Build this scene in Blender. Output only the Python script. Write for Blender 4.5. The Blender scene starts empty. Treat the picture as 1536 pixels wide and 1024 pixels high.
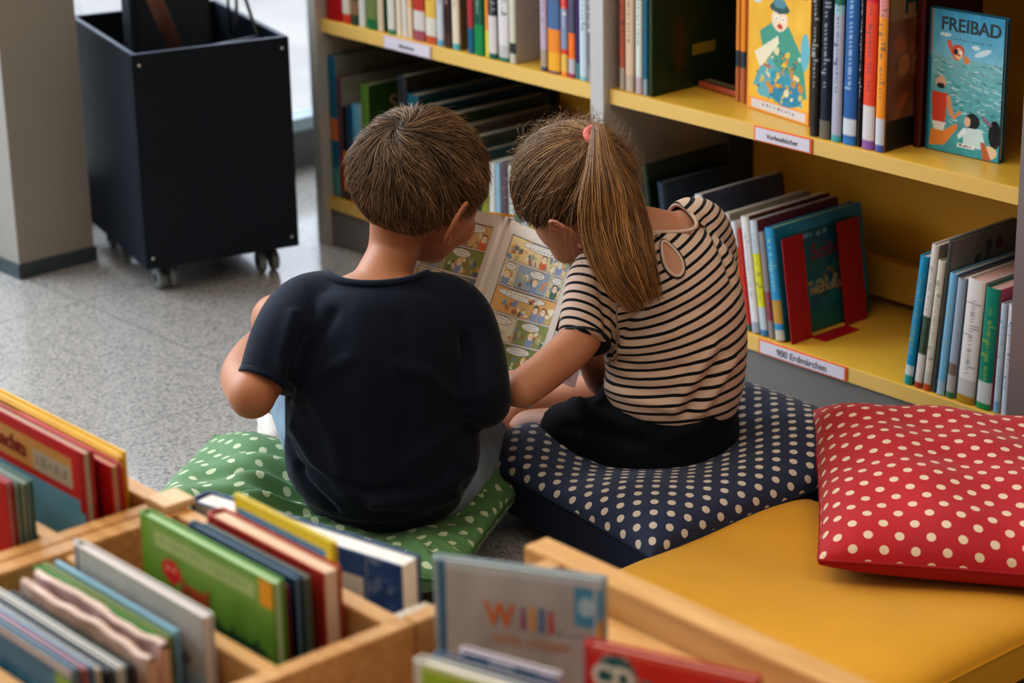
import bpy, bmesh, math, random
import numpy as np
from mathutils import Vector, Matrix, Quaternion
from mathutils.bvhtree import BVHTree
random.seed(7); rng = np.random.default_rng(7)
SC = bpy.context.scene; COL = SC.collection
R = math.radians
# ------------------------------------------------------------------ camera
F, TH, RO, AZ, H = 3569.8, .34583, -.019377, -.854508, 1.45
_c, _s = math.cos(TH), math.sin(TH)
FW = np.array([0, _c, -_s]); _r = np.array([1., 0, 0]); _u = np.cross(_r, FW)
R2 = math.cos(RO)*_r + math.sin(RO)*_u; U2 = -math.sin(RO)*_r + math.cos(RO)*_u
MW = np.array([[math.cos(AZ), -math.sin(AZ), 0], [math.sin(AZ), math.cos(AZ), 0], [0, 0, 1.]])
ZR = -AZ                       # rotation of the children's local frame about z
def ray(u, v): return MW.T @ (FW*F + R2*(u-768) - U2*(v-512))
def onz(u, v, z): d = ray(u, v); return np.array([0, 0, H]) + d*((z-H)/d[2])
def ony(u, v, y): d = ray(u, v); return np.array([0, 0, H]) + d*(y/d[1])
def onx(u, v, x): d = ray(u, v); return np.array([0, 0, H]) + d*(x/d[0])
def proj(P):
    q = MW @ (np.array(P, float) - np.array([0, 0, H])); z = q @ FW
    return 768 + F*(q @ R2)/z, 512 - F*(q @ U2)/z
def xat(u, y, z):              # x on the line (y, z) seen in column u
    lo, hi = -6., 1.
    for _ in range(50):
        m = (lo+hi)/2
        if proj((m, y, z))[0] < u: lo = m
        else: hi = m
    return (lo+hi)/2
def zat(x, y, v):
    lo, hi = -1., 2.
    for _ in range(50):
        m = (lo+hi)/2
        if proj((x, y, m))[1] > v: lo = m
        else: hi = m
    return (lo+hi)/2
def K(u, v, f):                # point in the children's frame (right, forward, z) at forward distance f
    d = FW*F + R2*(u-768) - U2*(v-512)
    return Vector((f*d[0]/d[1], f, H + f*d[2]/d[1]))
def K2W(p): return Vector((p[0]*math.cos(AZ) + p[1]*math.sin(AZ), -p[0]*math.sin(AZ) + p[1]*math.cos(AZ), p[2]))
cam = bpy.data.cameras.new('camera'); co = bpy.data.objects.new('camera', cam); COL.objects.link(co)
rw, uw, fw_ = MW.T@R2, MW.T@U2, MW.T@FW
co.matrix_world = Matrix(((rw[0], uw[0], -fw_[0], 0), (rw[1], uw[1], -fw_[1], 0), (rw[2], uw[2], -fw_[2], H), (0, 0, 0, 1)))
cam.sensor_width = 36; cam.lens = 36*F/1536; cam.clip_start = .05
cam.dof.use_dof = True; cam.dof.focus_distance = 3.32; cam.dof.aperture_fstop = 4.2
SC.camera = co
# ------------------------------------------------------------------ colours and materials
def lin(c):
    if isinstance(c, str):
        c = c.lstrip('#'); c = [int(c[i:i+2], 16)/255 for i in (0, 2, 4)]
    return [x/12.92 if x <= .04045 else ((x+.055)/1.055)**2.4 for x in c[:3]]
def srgb(c):
    if isinstance(c, str):
        c = c.lstrip('#'); return np.array([int(c[i:i+2], 16)/255 for i in (0, 2, 4)])
    return np.array(c[:3], float)
_m = {}
def mat(name, col='#808080', rough=.5, metal=0, spec=.5, bump=0, bscale=200, var=0, vscale=8, attr=None, coat=0, sheen=0, sss=0, ao=0):
    key = (name, col if isinstance(col, str) else tuple(col), rough, attr)
    if key in _m: return _m[key]
    m = bpy.data.materials.new(name); m.use_nodes = True; nt = m.node_tree; b = nt.nodes['Principled BSDF']
    b.inputs['Roughness'].default_value = rough; b.inputs['Metallic'].default_value = metal
    b.inputs['Specular IOR Level'].default_value = spec
    if coat: b.inputs['Coat Weight'].default_value = coat; b.inputs['Coat Roughness'].default_value = .12
    if sheen: b.inputs['Sheen Weight'].default_value = sheen; b.inputs['Sheen Roughness'].default_value = .4
    if sss:
        b.inputs['Subsurface Weight'].default_value = sss; b.inputs['Subsurface Radius'].default_value = (.9, .35, .2); b.inputs['Subsurface Scale'].default_value = .008
    c = (*lin(col), 1)
    b.inputs['Base Color'].default_value = c
    src = None
    if attr:
        a = nt.nodes.new('ShaderNodeAttribute'); a.attribute_name = attr; src = a.outputs['Color']
    if var:
        tc = nt.nodes.new('ShaderNodeTexCoord'); n = nt.nodes.new('ShaderNodeTexNoise')
        n.inputs['Scale'].default_value = vscale; n.inputs['Detail'].default_value = 5
        nt.links.new(tc.outputs['Object'], n.inputs['Vector'])
        mr = nt.nodes.new('ShaderNodeMapRange'); mr.inputs['From Min'].default_value = .3; mr.inputs['From Max'].default_value = .7
        mr.inputs['To Min'].default_value = 1-var; mr.inputs['To Max'].default_value = 1+var*.6
        nt.links.new(n.outputs['Fac'], mr.inputs['Value'])
        hs = nt.nodes.new('ShaderNodeHueSaturation'); nt.links.new(mr.outputs[0], hs.inputs['Value'])
        if src: nt.links.new(src, hs.inputs['Color'])
        else: hs.inputs['Color'].default_value = c
        src = hs.outputs[0]
    if src: nt.links.new(src, b.inputs['Base Color'])
    if bump:
        tc = nt.nodes.new('ShaderNodeTexCoord'); n = nt.nodes.new('ShaderNodeTexNoise'); n.inputs['Scale'].default_value = bscale
        n.inputs['Detail'].default_value = 3
        nt.links.new(tc.outputs['Object'], n.inputs['Vector'])
        bp = nt.nodes.new('ShaderNodeBump'); bp.inputs['Strength'].default_value = bump; bp.inputs['Distance'].default_value = .002
        nt.links.new(n.outputs['Fac'], bp.inputs['Height']); nt.links.new(bp.outputs[0], b.inputs['Normal'])
    _m[key] = m; return m
PRINT = mat('printed_paper', '#ffffff', .38, attr='Col', spec=.45)
PAGEPRINT = mat('matte_printed_page', '#fffffe', .7, attr='Col', spec=.2)
PAPER = mat('page_block', '#d9cfbf', .8, var=.12, vscale=90)
PAPERW = mat('page_block_white', '#e4dfd6', .8, var=.1, vscale=90)
def glossy(c): return mat('laminated_cover', c, .32, spec=.5, var=.06, vscale=40)
# ------------------------------------------------------------------ objects
def tag(o, label=None, cat=None, group=None, kind=None):
    if label: o['label'] = label
    if cat: o['category'] = cat
    if group: o['group'] = group
    if kind: o['kind'] = kind
    return o
def empty(name, loc=(0, 0, 0), rot=(0, 0, 0), label=None, cat=None, group=None):
    o = bpy.data.objects.new(name, None); COL.objects.link(o); o.location = loc; o.rotation_euler = rot
    o.empty_display_size = .05
    return tag(o, label, cat, group)
def link(name, me, m=None, parent=None, smooth=False):
    o = bpy.data.objects.new(name, me); COL.objects.link(o)
    if m: me.materials.append(m)
    if parent: o.parent = parent
    if smooth: me.polygons.foreach_set('use_smooth', [True]*len(me.polygons))
    return o
def mesh(name, v, f, m=None, parent=None, smooth=False):
    me = bpy.data.meshes.new(name); me.from_pydata([tuple(p) for p in v], [], f); me.update()
    return link(name, me, m, parent, smooth)
def boxes(name, lst, m, parent=None, bev=0):
    """one mesh of boxes (x0,x1,y0,y1,z0,z1)"""
    bm = bmesh.new()
    for b in lst:
        x0, x1, y0, y1, z0, z1 = b
        vs = [bm.verts.new(p) for p in ((x0, y0, z0), (x1, y0, z0), (x1, y1, z0), (x0, y1, z0), (x0, y0, z1), (x1, y0, z1), (x1, y1, z1), (x0, y1, z1))]
        for q in ((0, 3, 2, 1), (4, 5, 6, 7), (0, 1, 5, 4), (1, 2, 6, 5), (2, 3, 7, 6), (3, 0, 4, 7)): bm.faces.new([vs[i] for i in q])
    if bev: bmesh.ops.bevel(bm, geom=bm.edges[:], offset=bev, segments=2, affect='EDGES')
    me = bpy.data.meshes.new(name); bm.to_mesh(me); bm.free()
    return link(name, me, m, parent)
def cyl(name, p0, p1, r0, r1=None, m=None, parent=None, n=20, caps=True):
    r1 = r0 if r1 is None else r1
    return tube(name, [p0, p1], [r0, r1], m, parent, n)
def tube_data(pts, rad, n=12, closed=False, base=0):
    pts = [Vector(p) for p in pts]; N = len(pts)
    if not hasattr(rad, '__len__'): rad = [rad]*N
    v, f = [], []; up = None
    for i, p in enumerate(pts):
        if closed: t = pts[(i+1) % N] - pts[i-1]
        else: t = pts[min(i+1, N-1)] - pts[max(i-1, 0)]
        t.normalize()
        if up is None:
            up = Vector((0, 0, 1)) if abs(t.z) < .9 else Vector((1, 0, 0))
        a = t.cross(up).normalized(); b = a.cross(t).normalized(); up = b
        for k in range(n):
            an = 2*math.pi*k/n; v.append(p + (a*math.cos(an) + b*math.sin(an))*rad[i])
    M = N if closed else N-1
    for i in range(M):
        for k in range(n):
            j = (i+1) % N; f.append((base+i*n+k, base+i*n+(k+1) % n, base+j*n+(k+1) % n, base+j*n+k))
    if not closed:
        f.append(tuple(base+k for k in range(n))[::-1]); f.append(tuple(base+(N-1)*n+k for k in range(n)))
    return v, f
def tube(name, pts, rad, m=None, parent=None, n=12, closed=False):
    v, f = tube_data(pts, rad, n, closed); return mesh(name, v, f, m, parent, True)
def grid_print(name, nx, ny, posf, img, m=PRINT, parent=None, thick=0):
    """grid of nx*ny cells, posf(s,t) in 0..1, coloured per vertex from img (array ny+1 x nx+1)"""
    v = [posf(i/nx, j/ny) for j in range(ny+1) for i in range(nx+1)]
    f = [(j*(nx+1)+i, j*(nx+1)+i+1, (j+1)*(nx+1)+i+1, (j+1)*(nx+1)+i) for j in range(ny) for i in range(nx)]
    o = mesh(name, v, f, m, parent, True); me = o.data
    ca = me.color_attributes.new('Col', 'FLOAT_COLOR', 'POINT')
    H_, W_ = img.a.shape[:2]
    jj = np.clip((np.arange(ny+1)/ny*(H_-1)).round().astype(int), 0, H_-1); ii = np.clip((np.arange(nx+1)/nx*(W_-1)).round().astype(int), 0, W_-1)
    a = img.a[jj][:, ii]; a = np.where(a <= .04045, a/12.92, ((a+.055)/1.055)**2.4)
    rgba = np.ones((ny+1, nx+1, 4)); rgba[..., :3] = a
    ca.data.foreach_set('color', rgba.ravel()); return o
class Img:
    """tiny painter for printed surfaces; coordinates 0..1, y up"""
    def __init__(s, w, h, bg): s.w, s.h = w, h; s.a = np.tile(srgb(bg), (h, w, 1)).astype(float); s.Y, s.X = np.mgrid[0:h, 0:w]; s.X = (s.X+.5)/w; s.Y = (s.Y+.5)/h
    def put(s, m, c, al=1): s.a[m] = s.a[m]*(1-al) + srgb(c)*al; return s
    def rect(s, x0, y0, x1, y1, c, al=1): return s.put((s.X >= x0) & (s.X < x1) & (s.Y >= y0) & (s.Y < y1), c, al)
    def ell(s, cx, cy, rx, ry, c, al=1, rot=0):
        asp = s.h/s.w; dx = (s.X-cx); dy = (s.Y-cy)*asp; ca, sa = math.cos(rot), math.sin(rot)
        u = dx*ca+dy*sa; v = -dx*sa+dy*ca
        return s.put((u/rx)**2 + (v/(ry*asp))**2 < 1, c, al)
    def poly(s, pts, c, al=1):
        ins = np.zeros(s.X.shape, bool); n = len(pts)
        for i in range(n):
            x1, y1 = pts[i]; x2, y2 = pts[(i+1) % n]
            if y1 == y2: continue
            ins ^= ((s.Y < y1) != (s.Y < y2)) & (s.X < (x2-x1)*(s.Y-y1)/(y2-y1)+x1)
        return s.put(ins, c, al)
    def grad(s, y0, y1, c0, c1):
        t = np.clip((s.Y-y0)/(y1-y0), 0, 1)[..., None]; m = (s.Y >= y0) & (s.Y <= y1)
        g = srgb(c0)*(1-t)+srgb(c1)*t; s.a[m] = g[m]; return s
    def noise(s, amt, seed=0, n=12, mask=None):
        r = np.random.default_rng(seed)
        z = r.normal(size=(n, n)); yi = np.clip((s.Y*(n-1)), 0, n-1.001); xi = np.clip(s.X*(n-1), 0, n-1.001)
        y0 = yi.astype(int); x0 = xi.astype(int); fy = yi-y0; fx = xi-x0
        q = z[y0, x0]*(1-fx)*(1-fy)+z[y0, x0+1]*fx*(1-fy)+z[y0+1, x0]*(1-fx)*fy+z[y0+1, x0+1]*fx*fy
        s.a = np.clip(s.a + amt*q[..., None]*(1 if mask is None else mask[..., None]), 0, 1); return s
    def blobs(s, n, cols, x0, y0, x1, y1, r0, r1, seed=0, al=.9):
        r = random.Random(seed)
        for _ in range(n): s.ell(r.uniform(x0, x1), r.uniform(y0, y1), r.uniform(r0, r1), r.uniform(r0, r1)*s.w/s.h, r.choice(cols), al, r.uniform(0, 3))
        return s
    def squash(s, k):          # press the picture towards the top edge
        yy = (np.arange(s.h)+.5)/s.h; src = np.clip(1-(1-yy)/k, 0, 1); s.a = s.a[np.clip((src*s.h).astype(int), 0, s.h-1)]; return s
    def squashb(s, k):         # press the picture towards the bottom edge
        yy = (np.arange(s.h)+.5)/s.h; src = np.clip(yy/k, 0, .999); s.a = s.a[(src*s.h).astype(int)]; return s
    def scrib(s, x0, y0, x1, y1, c, n=6, seed=0, vert=False, al=.8):
        r = random.Random(seed); L = (y1-y0) if vert else (x1-x0); p = 0
        while p < L:
            w = L/n*r.uniform(.3, .8)
            a0, a1 = (y0+p, min(y0+p+w, y1)) if vert else (x0+p, min(x0+p+w, x1))
            if vert: s.rect(x0+(x1-x0)*r.uniform(0, .3), a0, x1-(x1-x0)*r.uniform(0, .3), a1, c, al)
            else: s.rect(a0, y0+(y1-y0)*r.uniform(0, .3), a1, y1-(y1-y0)*r.uniform(0, .2), c, al)
            p += L/n
        return s
def text(name, s, size, m, parent, loc, rot=(0, 0, 0), align='CENTER', ext=.0003, sx=1, bold=0):
    cu = bpy.data.curves.new(name, 'FONT'); cu.body = s; cu.size = size; cu.align_x = align; cu.align_y = 'CENTER'; cu.extrude = ext; cu.offset = bold
    t = bpy.data.objects.new('tmp', cu); COL.objects.link(t); dg = bpy.context.evaluated_depsgraph_get(); dg.update()
    me = bpy.data.meshes.new_from_object(t.evaluated_get(dg)); bpy.data.objects.remove(t)
    me.name = name; me.materials.clear(); o = link(name, me, m, parent); o.location = loc; o.rotation_euler = rot; o.scale = (sx, 1, 1); return o
# ------------------------------------------------------------------ books
def book(label, group, t, h, d, spine, front=None, back=None, pages=PAPER, segs=None, sticker=None, lean=0, loc=(0, 0, 0), rz=0,
         front_img=None, spine_img=None, cat='book', soft=False, tip=0, scrib=None, edge=None, name='book', print_res=None):
    """local frame: spine faces -y, +x face is the side seen on the shelves, z up"""
    o = empty(name, loc, (tip, lean, rz), label, cat, group)
    front = front or spine; back = back or spine; b = .0022 if not soft else .0008; hx = t/2
    bul = min(.004, t*.22)
    # C profile, outer then inner
    arc = [(-hx*math.cos(a), -bul*math.sin(a)) for a in np.linspace(0, math.pi, 9)]
    outer = [(-hx, d)] + arc + [(hx, d)]
    inner = [(-(hx-b), d)] + [(x*(hx-b)/hx, y+b) for x, y in arc] + [((hx-b), d)]
    n = len(outer); v = []; f = []
    for z in (0, h):
        v += [(x, y, z) for x, y in outer]; v += [(x, y, z) for x, y in inner]
    N2 = 2*n
    for i in range(n-1):
        f.append((i, i+1, N2+i+1, N2+i)); f.append((n+i+1, n+i, N2+n+i, N2+n+i+1))
        f.append((i+1, i, n+i, n+i+1)); f.append((N2+i, N2+i+1, N2+n+i+1, N2+n+i))
    f.append((0, N2, N2+n, n)); f.append((n-1, 2*n-1, N2+2*n-1, N2+n-1))
    c = mesh('cover', v, f, glossy(spine), o)
    if front != spine or back != spine:
        c.data.materials.append(glossy(front)); c.data.materials.append(glossy(back))
        for p in c.data.polygons:
            x = p.center.x
            if p.center.y > .003: p.material_index = 1 if x > 0 else 2
    ins = .003 if not soft else .0005
    boxes('pages', [(-(hx-b)+.0003, (hx-b)-.0003, b+.0005, d-ins, ins, h-ins)], pages, o)
    if segs or spine_img or scrib:
        im = spine_img
        if im is None:
            im = Img(7, 90, spine)
            for (a0, a1, cc) in (segs or []): im.rect(0, a0/h if a0 > 1e-9 else 0, 1, min(1.01, a1/h), cc)
            if scrib: im.scrib(.35, scrib[0], .65, scrib[1], scrib[2], 24, seed=int(t*1e5+h*1e4), vert=True, al=.6)
        def sp(s_, q):
            a = math.pi*s_; return (-hx*math.cos(a)*1.0, -bul*math.sin(a)-.0004, q*h)
        grid_print('spine_print', 8, 90, sp, im, PRINT, o)
    if sticker:
        zs, hs, cc = sticker; vs = []; fs = []
        for z in (zs, zs+hs):
            for a in np.linspace(.08, .92, 7): vs.append((-hx*math.cos(math.pi*a), -bul*math.sin(math.pi*a)-.0009, z))
        for i in range(6): fs.append((i, i+1, 8+i, 7+i))
        mesh('spine_label', vs, fs, mat('label_paper', cc, .5), o)
    if front_img is not None:
        rx_, ry_ = print_res or (front_img.w-1, front_img.h-1)
        grid_print('front_print', rx_, ry_, lambda s_, q: (hx+.0004, .004+s_*(d-.005), .001+q*(h-.002)), front_img, PRINT, o)
    if edge:
        boxes('binding_strip', [(hx-.0002, hx+.0006, 0, edge[1], 0.0005, h-.0005)], mat('binding', edge[0], .4), o)
    return o
# ------------------------------------------------------------------ room
def nodes(m): nt = m.node_tree; return nt, nt.nodes['Principled BSDF']
def floor_mat():
    m = bpy.data.materials.new('terrazzo'); m.use_nodes = True; nt, b = nodes(m); L = nt.links.new
    tc = nt.nodes.new('ShaderNodeTexCoord')
    def N(t, **k):
        n = nt.nodes.new(t)
        for a, v in k.items(): n.inputs[a].default_value = v
        return n
    v1 = N('ShaderNodeTexVoronoi', Scale=240.); L(tc.outputs['Object'], v1.inputs['Vector'])
    r1 = N('ShaderNodeValToRGB'); e = r1.color_ramp.elements
    e[0].position = 0; e[0].color = (*lin('#727074'), 1); e[1].position = 1; e[1].color = (*lin('#bbb5b0'), 1)
    for p, c in ((.16, '#7c7a7d'), (.3, '#9d9995'), (.75, '#ada7a2')): x = e.new(p); x.color = (*lin(c), 1)
    L(v1.outputs['Color'], r1.inputs['Fac'])
    n2 = N('ShaderNodeTexNoise', Scale=160., Detail=3.); L(tc.outputs['Object'], n2.inputs['Vector'])
    mr = N('ShaderNodeMapRange'); mr.inputs['From Min'].default_value = .3; mr.inputs['From Max'].default_value = .7; mr.inputs['To Min'].default_value = .72; mr.inputs['To Max'].default_value = 1.12
    L(n2.outputs['Fac'], mr.inputs['Value'])
    hs = N('ShaderNodeHueSaturation'); L(mr.outputs[0], hs.inputs['Value']); L(r1.outputs[0], hs.inputs['Color'])
    # tile joints
    sp = N('ShaderNodeSeparateXYZ'); L(tc.outputs['Object'], sp.inputs[0])
    outs = []
    for ax, off in (('X', .06), ('Y', .28)):
        a = N('ShaderNodeMath'); a.operation = 'ADD'; a.inputs[1].default_value = off+30*.62; L(sp.outputs[ax], a.inputs[0])
        d = N('ShaderNodeMath'); d.operation = 'MODULO'; d.inputs[1].default_value = .62; L(a.outputs[0], d.inputs[0])
        c = N('ShaderNodeMath'); c.operation = 'LESS_THAN'; c.inputs[1].default_value = .0028; L(d.outputs[0], c.inputs[0]); outs.append(c)
    mx = N('ShaderNodeMath'); mx.operation = 'MAXIMUM'; L(outs[0].outputs[0], mx.inputs[0]); L(outs[1].outputs[0], mx.inputs[1])
    mi = N('ShaderNodeMix'); mi.data_type = 'RGBA'; L(mx.outputs[0], mi.inputs['Factor']); L(hs.outputs[0], mi.inputs['A']); mi.inputs['B'].default_value = (*lin('#77736f'), 1)
    L(mi.outputs['Result'], b.inputs['Base Color'])
    n3 = N('ShaderNodeTexNoise', Scale=6., Detail=4.); L(tc.outputs['Object'], n3.inputs['Vector'])
    m3 = N('ShaderNodeMapRange'); m3.inputs['To Min'].default_value = .12; m3.inputs['To Max'].default_value = .30; L(n3.outputs['Fac'], m3.inputs['Value']); L(m3.outputs[0], b.inputs['Roughness'])
    b.inputs['Specular IOR Level'].default_value = .8; b.inputs['Coat Weight'].default_value = .55; b.inputs['Coat Roughness'].default_value = .1
    return m
def struct(o): o['kind'] = 'structure'; return o
WX = -4.24
fl = struct(mesh('floor', [(WX-.0, -1.6, 0), (1.6, -1.6, 0), (1.6, 3.16, 0), (WX, 3.16, 0)], [(0, 1, 2, 3)], floor_mat()))
WALL = mat('painted_wall', '#b9b2a8', .9, bump=.15, bscale=60)
struct(boxes('wall_back', [(WX, 1.6, 3.16, 3.26, 0, 2.9)], WALL))
struct(boxes('wall_right', [(1.6, 1.7, -1.7, 3.26, 0, 2.9)], WALL))
struct(boxes('wall_front', [(WX, 1.6, -1.7, -1.6, 0, 2.9)], WALL))
struct(boxes('ceiling', [(WX-.1, 1.7, -1.7, 3.26, 2.9, 3.0)], mat('ceiling_paint', '#d8d2c8', .9)))
# window wall: low sill, metal strip, mullions, glass down to the sill
w = struct(boxes('wall_left', [(WX-.12, WX, -1.6, 3.16, -.02, .088)], mat('sill_panel', '#55585b', .5, bump=.1)))
struct(boxes('trim_1', [(WX-.05, WX+.008, -1.6, 3.16, .088, .117)], mat('window_rail_metal', '#93a3ad', .35, metal=.4)))
struct(boxes('trim_2', [(WX-.06, WX, y, y+.05, .117, 2.82) for y in (-1.6, -.4, .9)]+[(WX-.06, WX, 3.148, 3.16, .117, 2.82)]+[(WX-.06, WX, -1.6, 3.16, 2.82, 2.9)], mat('window_frame_metal', '#8b9399', .4, metal=.5)))
g = bpy.data.materials.new('window_glass'); g.use_nodes = True; nt = g.node_tree; nt.nodes.remove(nt.nodes['Principled BSDF'])
tr = nt.nodes.new('ShaderNodeBsdfTransparent'); tr.inputs[0].default_value = (.93, .95, .96, 1)
gl = nt.nodes.new('ShaderNodeBsdfGlossy'); gl.inputs['Roughness'].default_value = .02
ms = nt.nodes.new('ShaderNodeMixShader'); ms.inputs[0].default_value = .06
nt.links.new(tr.outputs[0], ms.inputs[1]); nt.links.new(gl.outputs[0], ms.inputs[2]); nt.links.new(ms.outputs[0], nt.nodes['Material Output'].inputs[0])
struct(boxes('window_1', [(WX-.034, WX-.028, -1.6, 3.16, .117, 2.82)], g))
def pave_mat():
    m = mat('street_paving', '#b9b3ad', .85, var=.1, vscale=1.4); nt, b = nodes(m)
    br = nt.nodes.new('ShaderNodeTexBrick'); tc = nt.nodes.new('ShaderNodeTexCoord'); nt.links.new(tc.outputs['Object'], br.inputs['Vector'])
    br.inputs['Scale'].default_value = 2.2; br.inputs['Mortar Size'].default_value = .012; br.inputs['Color1'].default_value = (*lin('#9d9893'), 1); br.inputs['Color2'].default_value = (*lin('#8a8783'), 1); br.inputs['Mortar'].default_value = (*lin('#8b8885'), 1)
    br.inputs['Brick Width'].default_value = .9; br.inputs['Row Height'].default_value = .45
    nt.links.new(br.outputs[0], b.inputs['Base Color']); return m
struct(boxes('ground', [(-16, WX-.13, -9, 12, -.12, -.03)], pave_mat()))
# column
colm = empty('column', (0, 0, 0)); colm['kind'] = 'structure'; colm.name = 'wall_pillar'
colm['label'] = 'square plastered pillar with dark base strip by the window'
boxes('shaft', [(-4.225, -3.98, 2.19, 2.36, .03, 2.9)], mat('pillar_plaster', '#8f8981', .85, bump=.15, bscale=40), colm)
boxes('base_strip', [(-4.23, -3.976, 2.186, 2.364, 0, .03)], mat('dark_base', '#3c454b', .5), colm)
# ------------------------------------------------------------------ bookcase
SY, SB, SF = 3.075, 2.765, 2.765
ZU, ZL = .465, .102
YEL = mat('yellow_lacquer', '#d6a942', .32, spec=.5, var=.05, vscale=5, coat=.15)
YELF = mat('yellow_lip', '#d8b365', .45)
YELB = mat('yellow_back', '#d39a1c', .6, var=.05, vscale=3)
GREY = mat('grey_metal', '#8f8c8a', .45, metal=.25)
GRP = mat('plinth_grey', '#76726f', .5, metal=.1)
bc = empty('bookcase', (0, 0, 0), label='long yellow and grey library bookcase along the right wall, full of children\'s books', cat='bookcase')
for x0, x1, c in ((-3.757, -3.731, '#b8b4ac'), (-2.943, -2.908, '#c0bcb8'), (-2.03, -1.99, '#8d8282')):
    boxes('upright', [(x0, x1, 2.752, SY+.01, 0, 1.25)], mat('upright_metal', c, .42, metal=.3), bc, .0015)
bays = ((-3.731, -2.943), (-2.908, -2.03), (-1.99, -1.1))
boxes('upright', [(-1.1, -1.065, 2.752, SY+.01, 0, 1.25)], GREY, bc)
for (x0, x1) in bays:
    for z, nm in ((ZU, 'shelf'), (ZL, 'shelf'), (.845, 'shelf'), (1.24, 'shelf')):
        s = boxes(nm, [(x0+.001, x1-.001, SF+.002, SY-.002, z-.018, z)], YEL, bc)
        boxes('front_lip', [(x0+.001, x1-.001, SF-.001, SF+.003, z-.026, z-.0005)], YELF, s, .0006)
    boxes('plinth', [(x0+.001, x1-.001, SF+.004, SF+.02, .001, .076)], GRP, bc)
    boxes('back_panel', [(x0+.001, x1-.001, SY-.001, SY+.008, .02, 1.25)], YELB, bc)
boxes('back_stop', [(-2.907, -2.031, 3.035, 3.055, .118, .185)], mat('stop_wood', '#c99a3c', .5), bc)
for x in (-2.90, -3.42):
    boxes('back_post', [(x, x+.045, 3.06, 3.072, .19, .44)], mat('post_dark', '#3f3d3a', .5, metal=.3), bc)
TXT = mat('printed_text', '#4d4a4c', .6)
ORG = mat('label_orange', '#e2622a', .45)
def shelf_label(u0, u1, z, s, frame, size):
    x0, x1 = xat(u0, SF, z), xat(u1, SF, z); zc = z-.013; h = .0125
    o = boxes('label_holder', [(x0, x1, SF-.0035, SF-.001, zc-h, zc+h)], frame, bc, .0004)
    boxes('paper_strip', [(x0+.004, x1-.004, SF-.0042, SF-.0034, zc-h+.0022, zc+h-.0022)], mat('paper_lavender', '#cfc8d2', .5), o)
    text('lettering', s, size, TXT, o, ((x0+x1)/2, SF-.0045, zc-.001), (R(90), 0, 0))
shelf_label(1140, 1272, ZL, '900 Erdmärchen', ORG, .0165)
shelf_label(1133, 1220, ZU, 'Vorlesebücher', ORG, .0115)
shelf_label(577, 648, ZU, 'Bilderbücher', mat('label_pale', '#c3a6ae', .5), .009)
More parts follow.
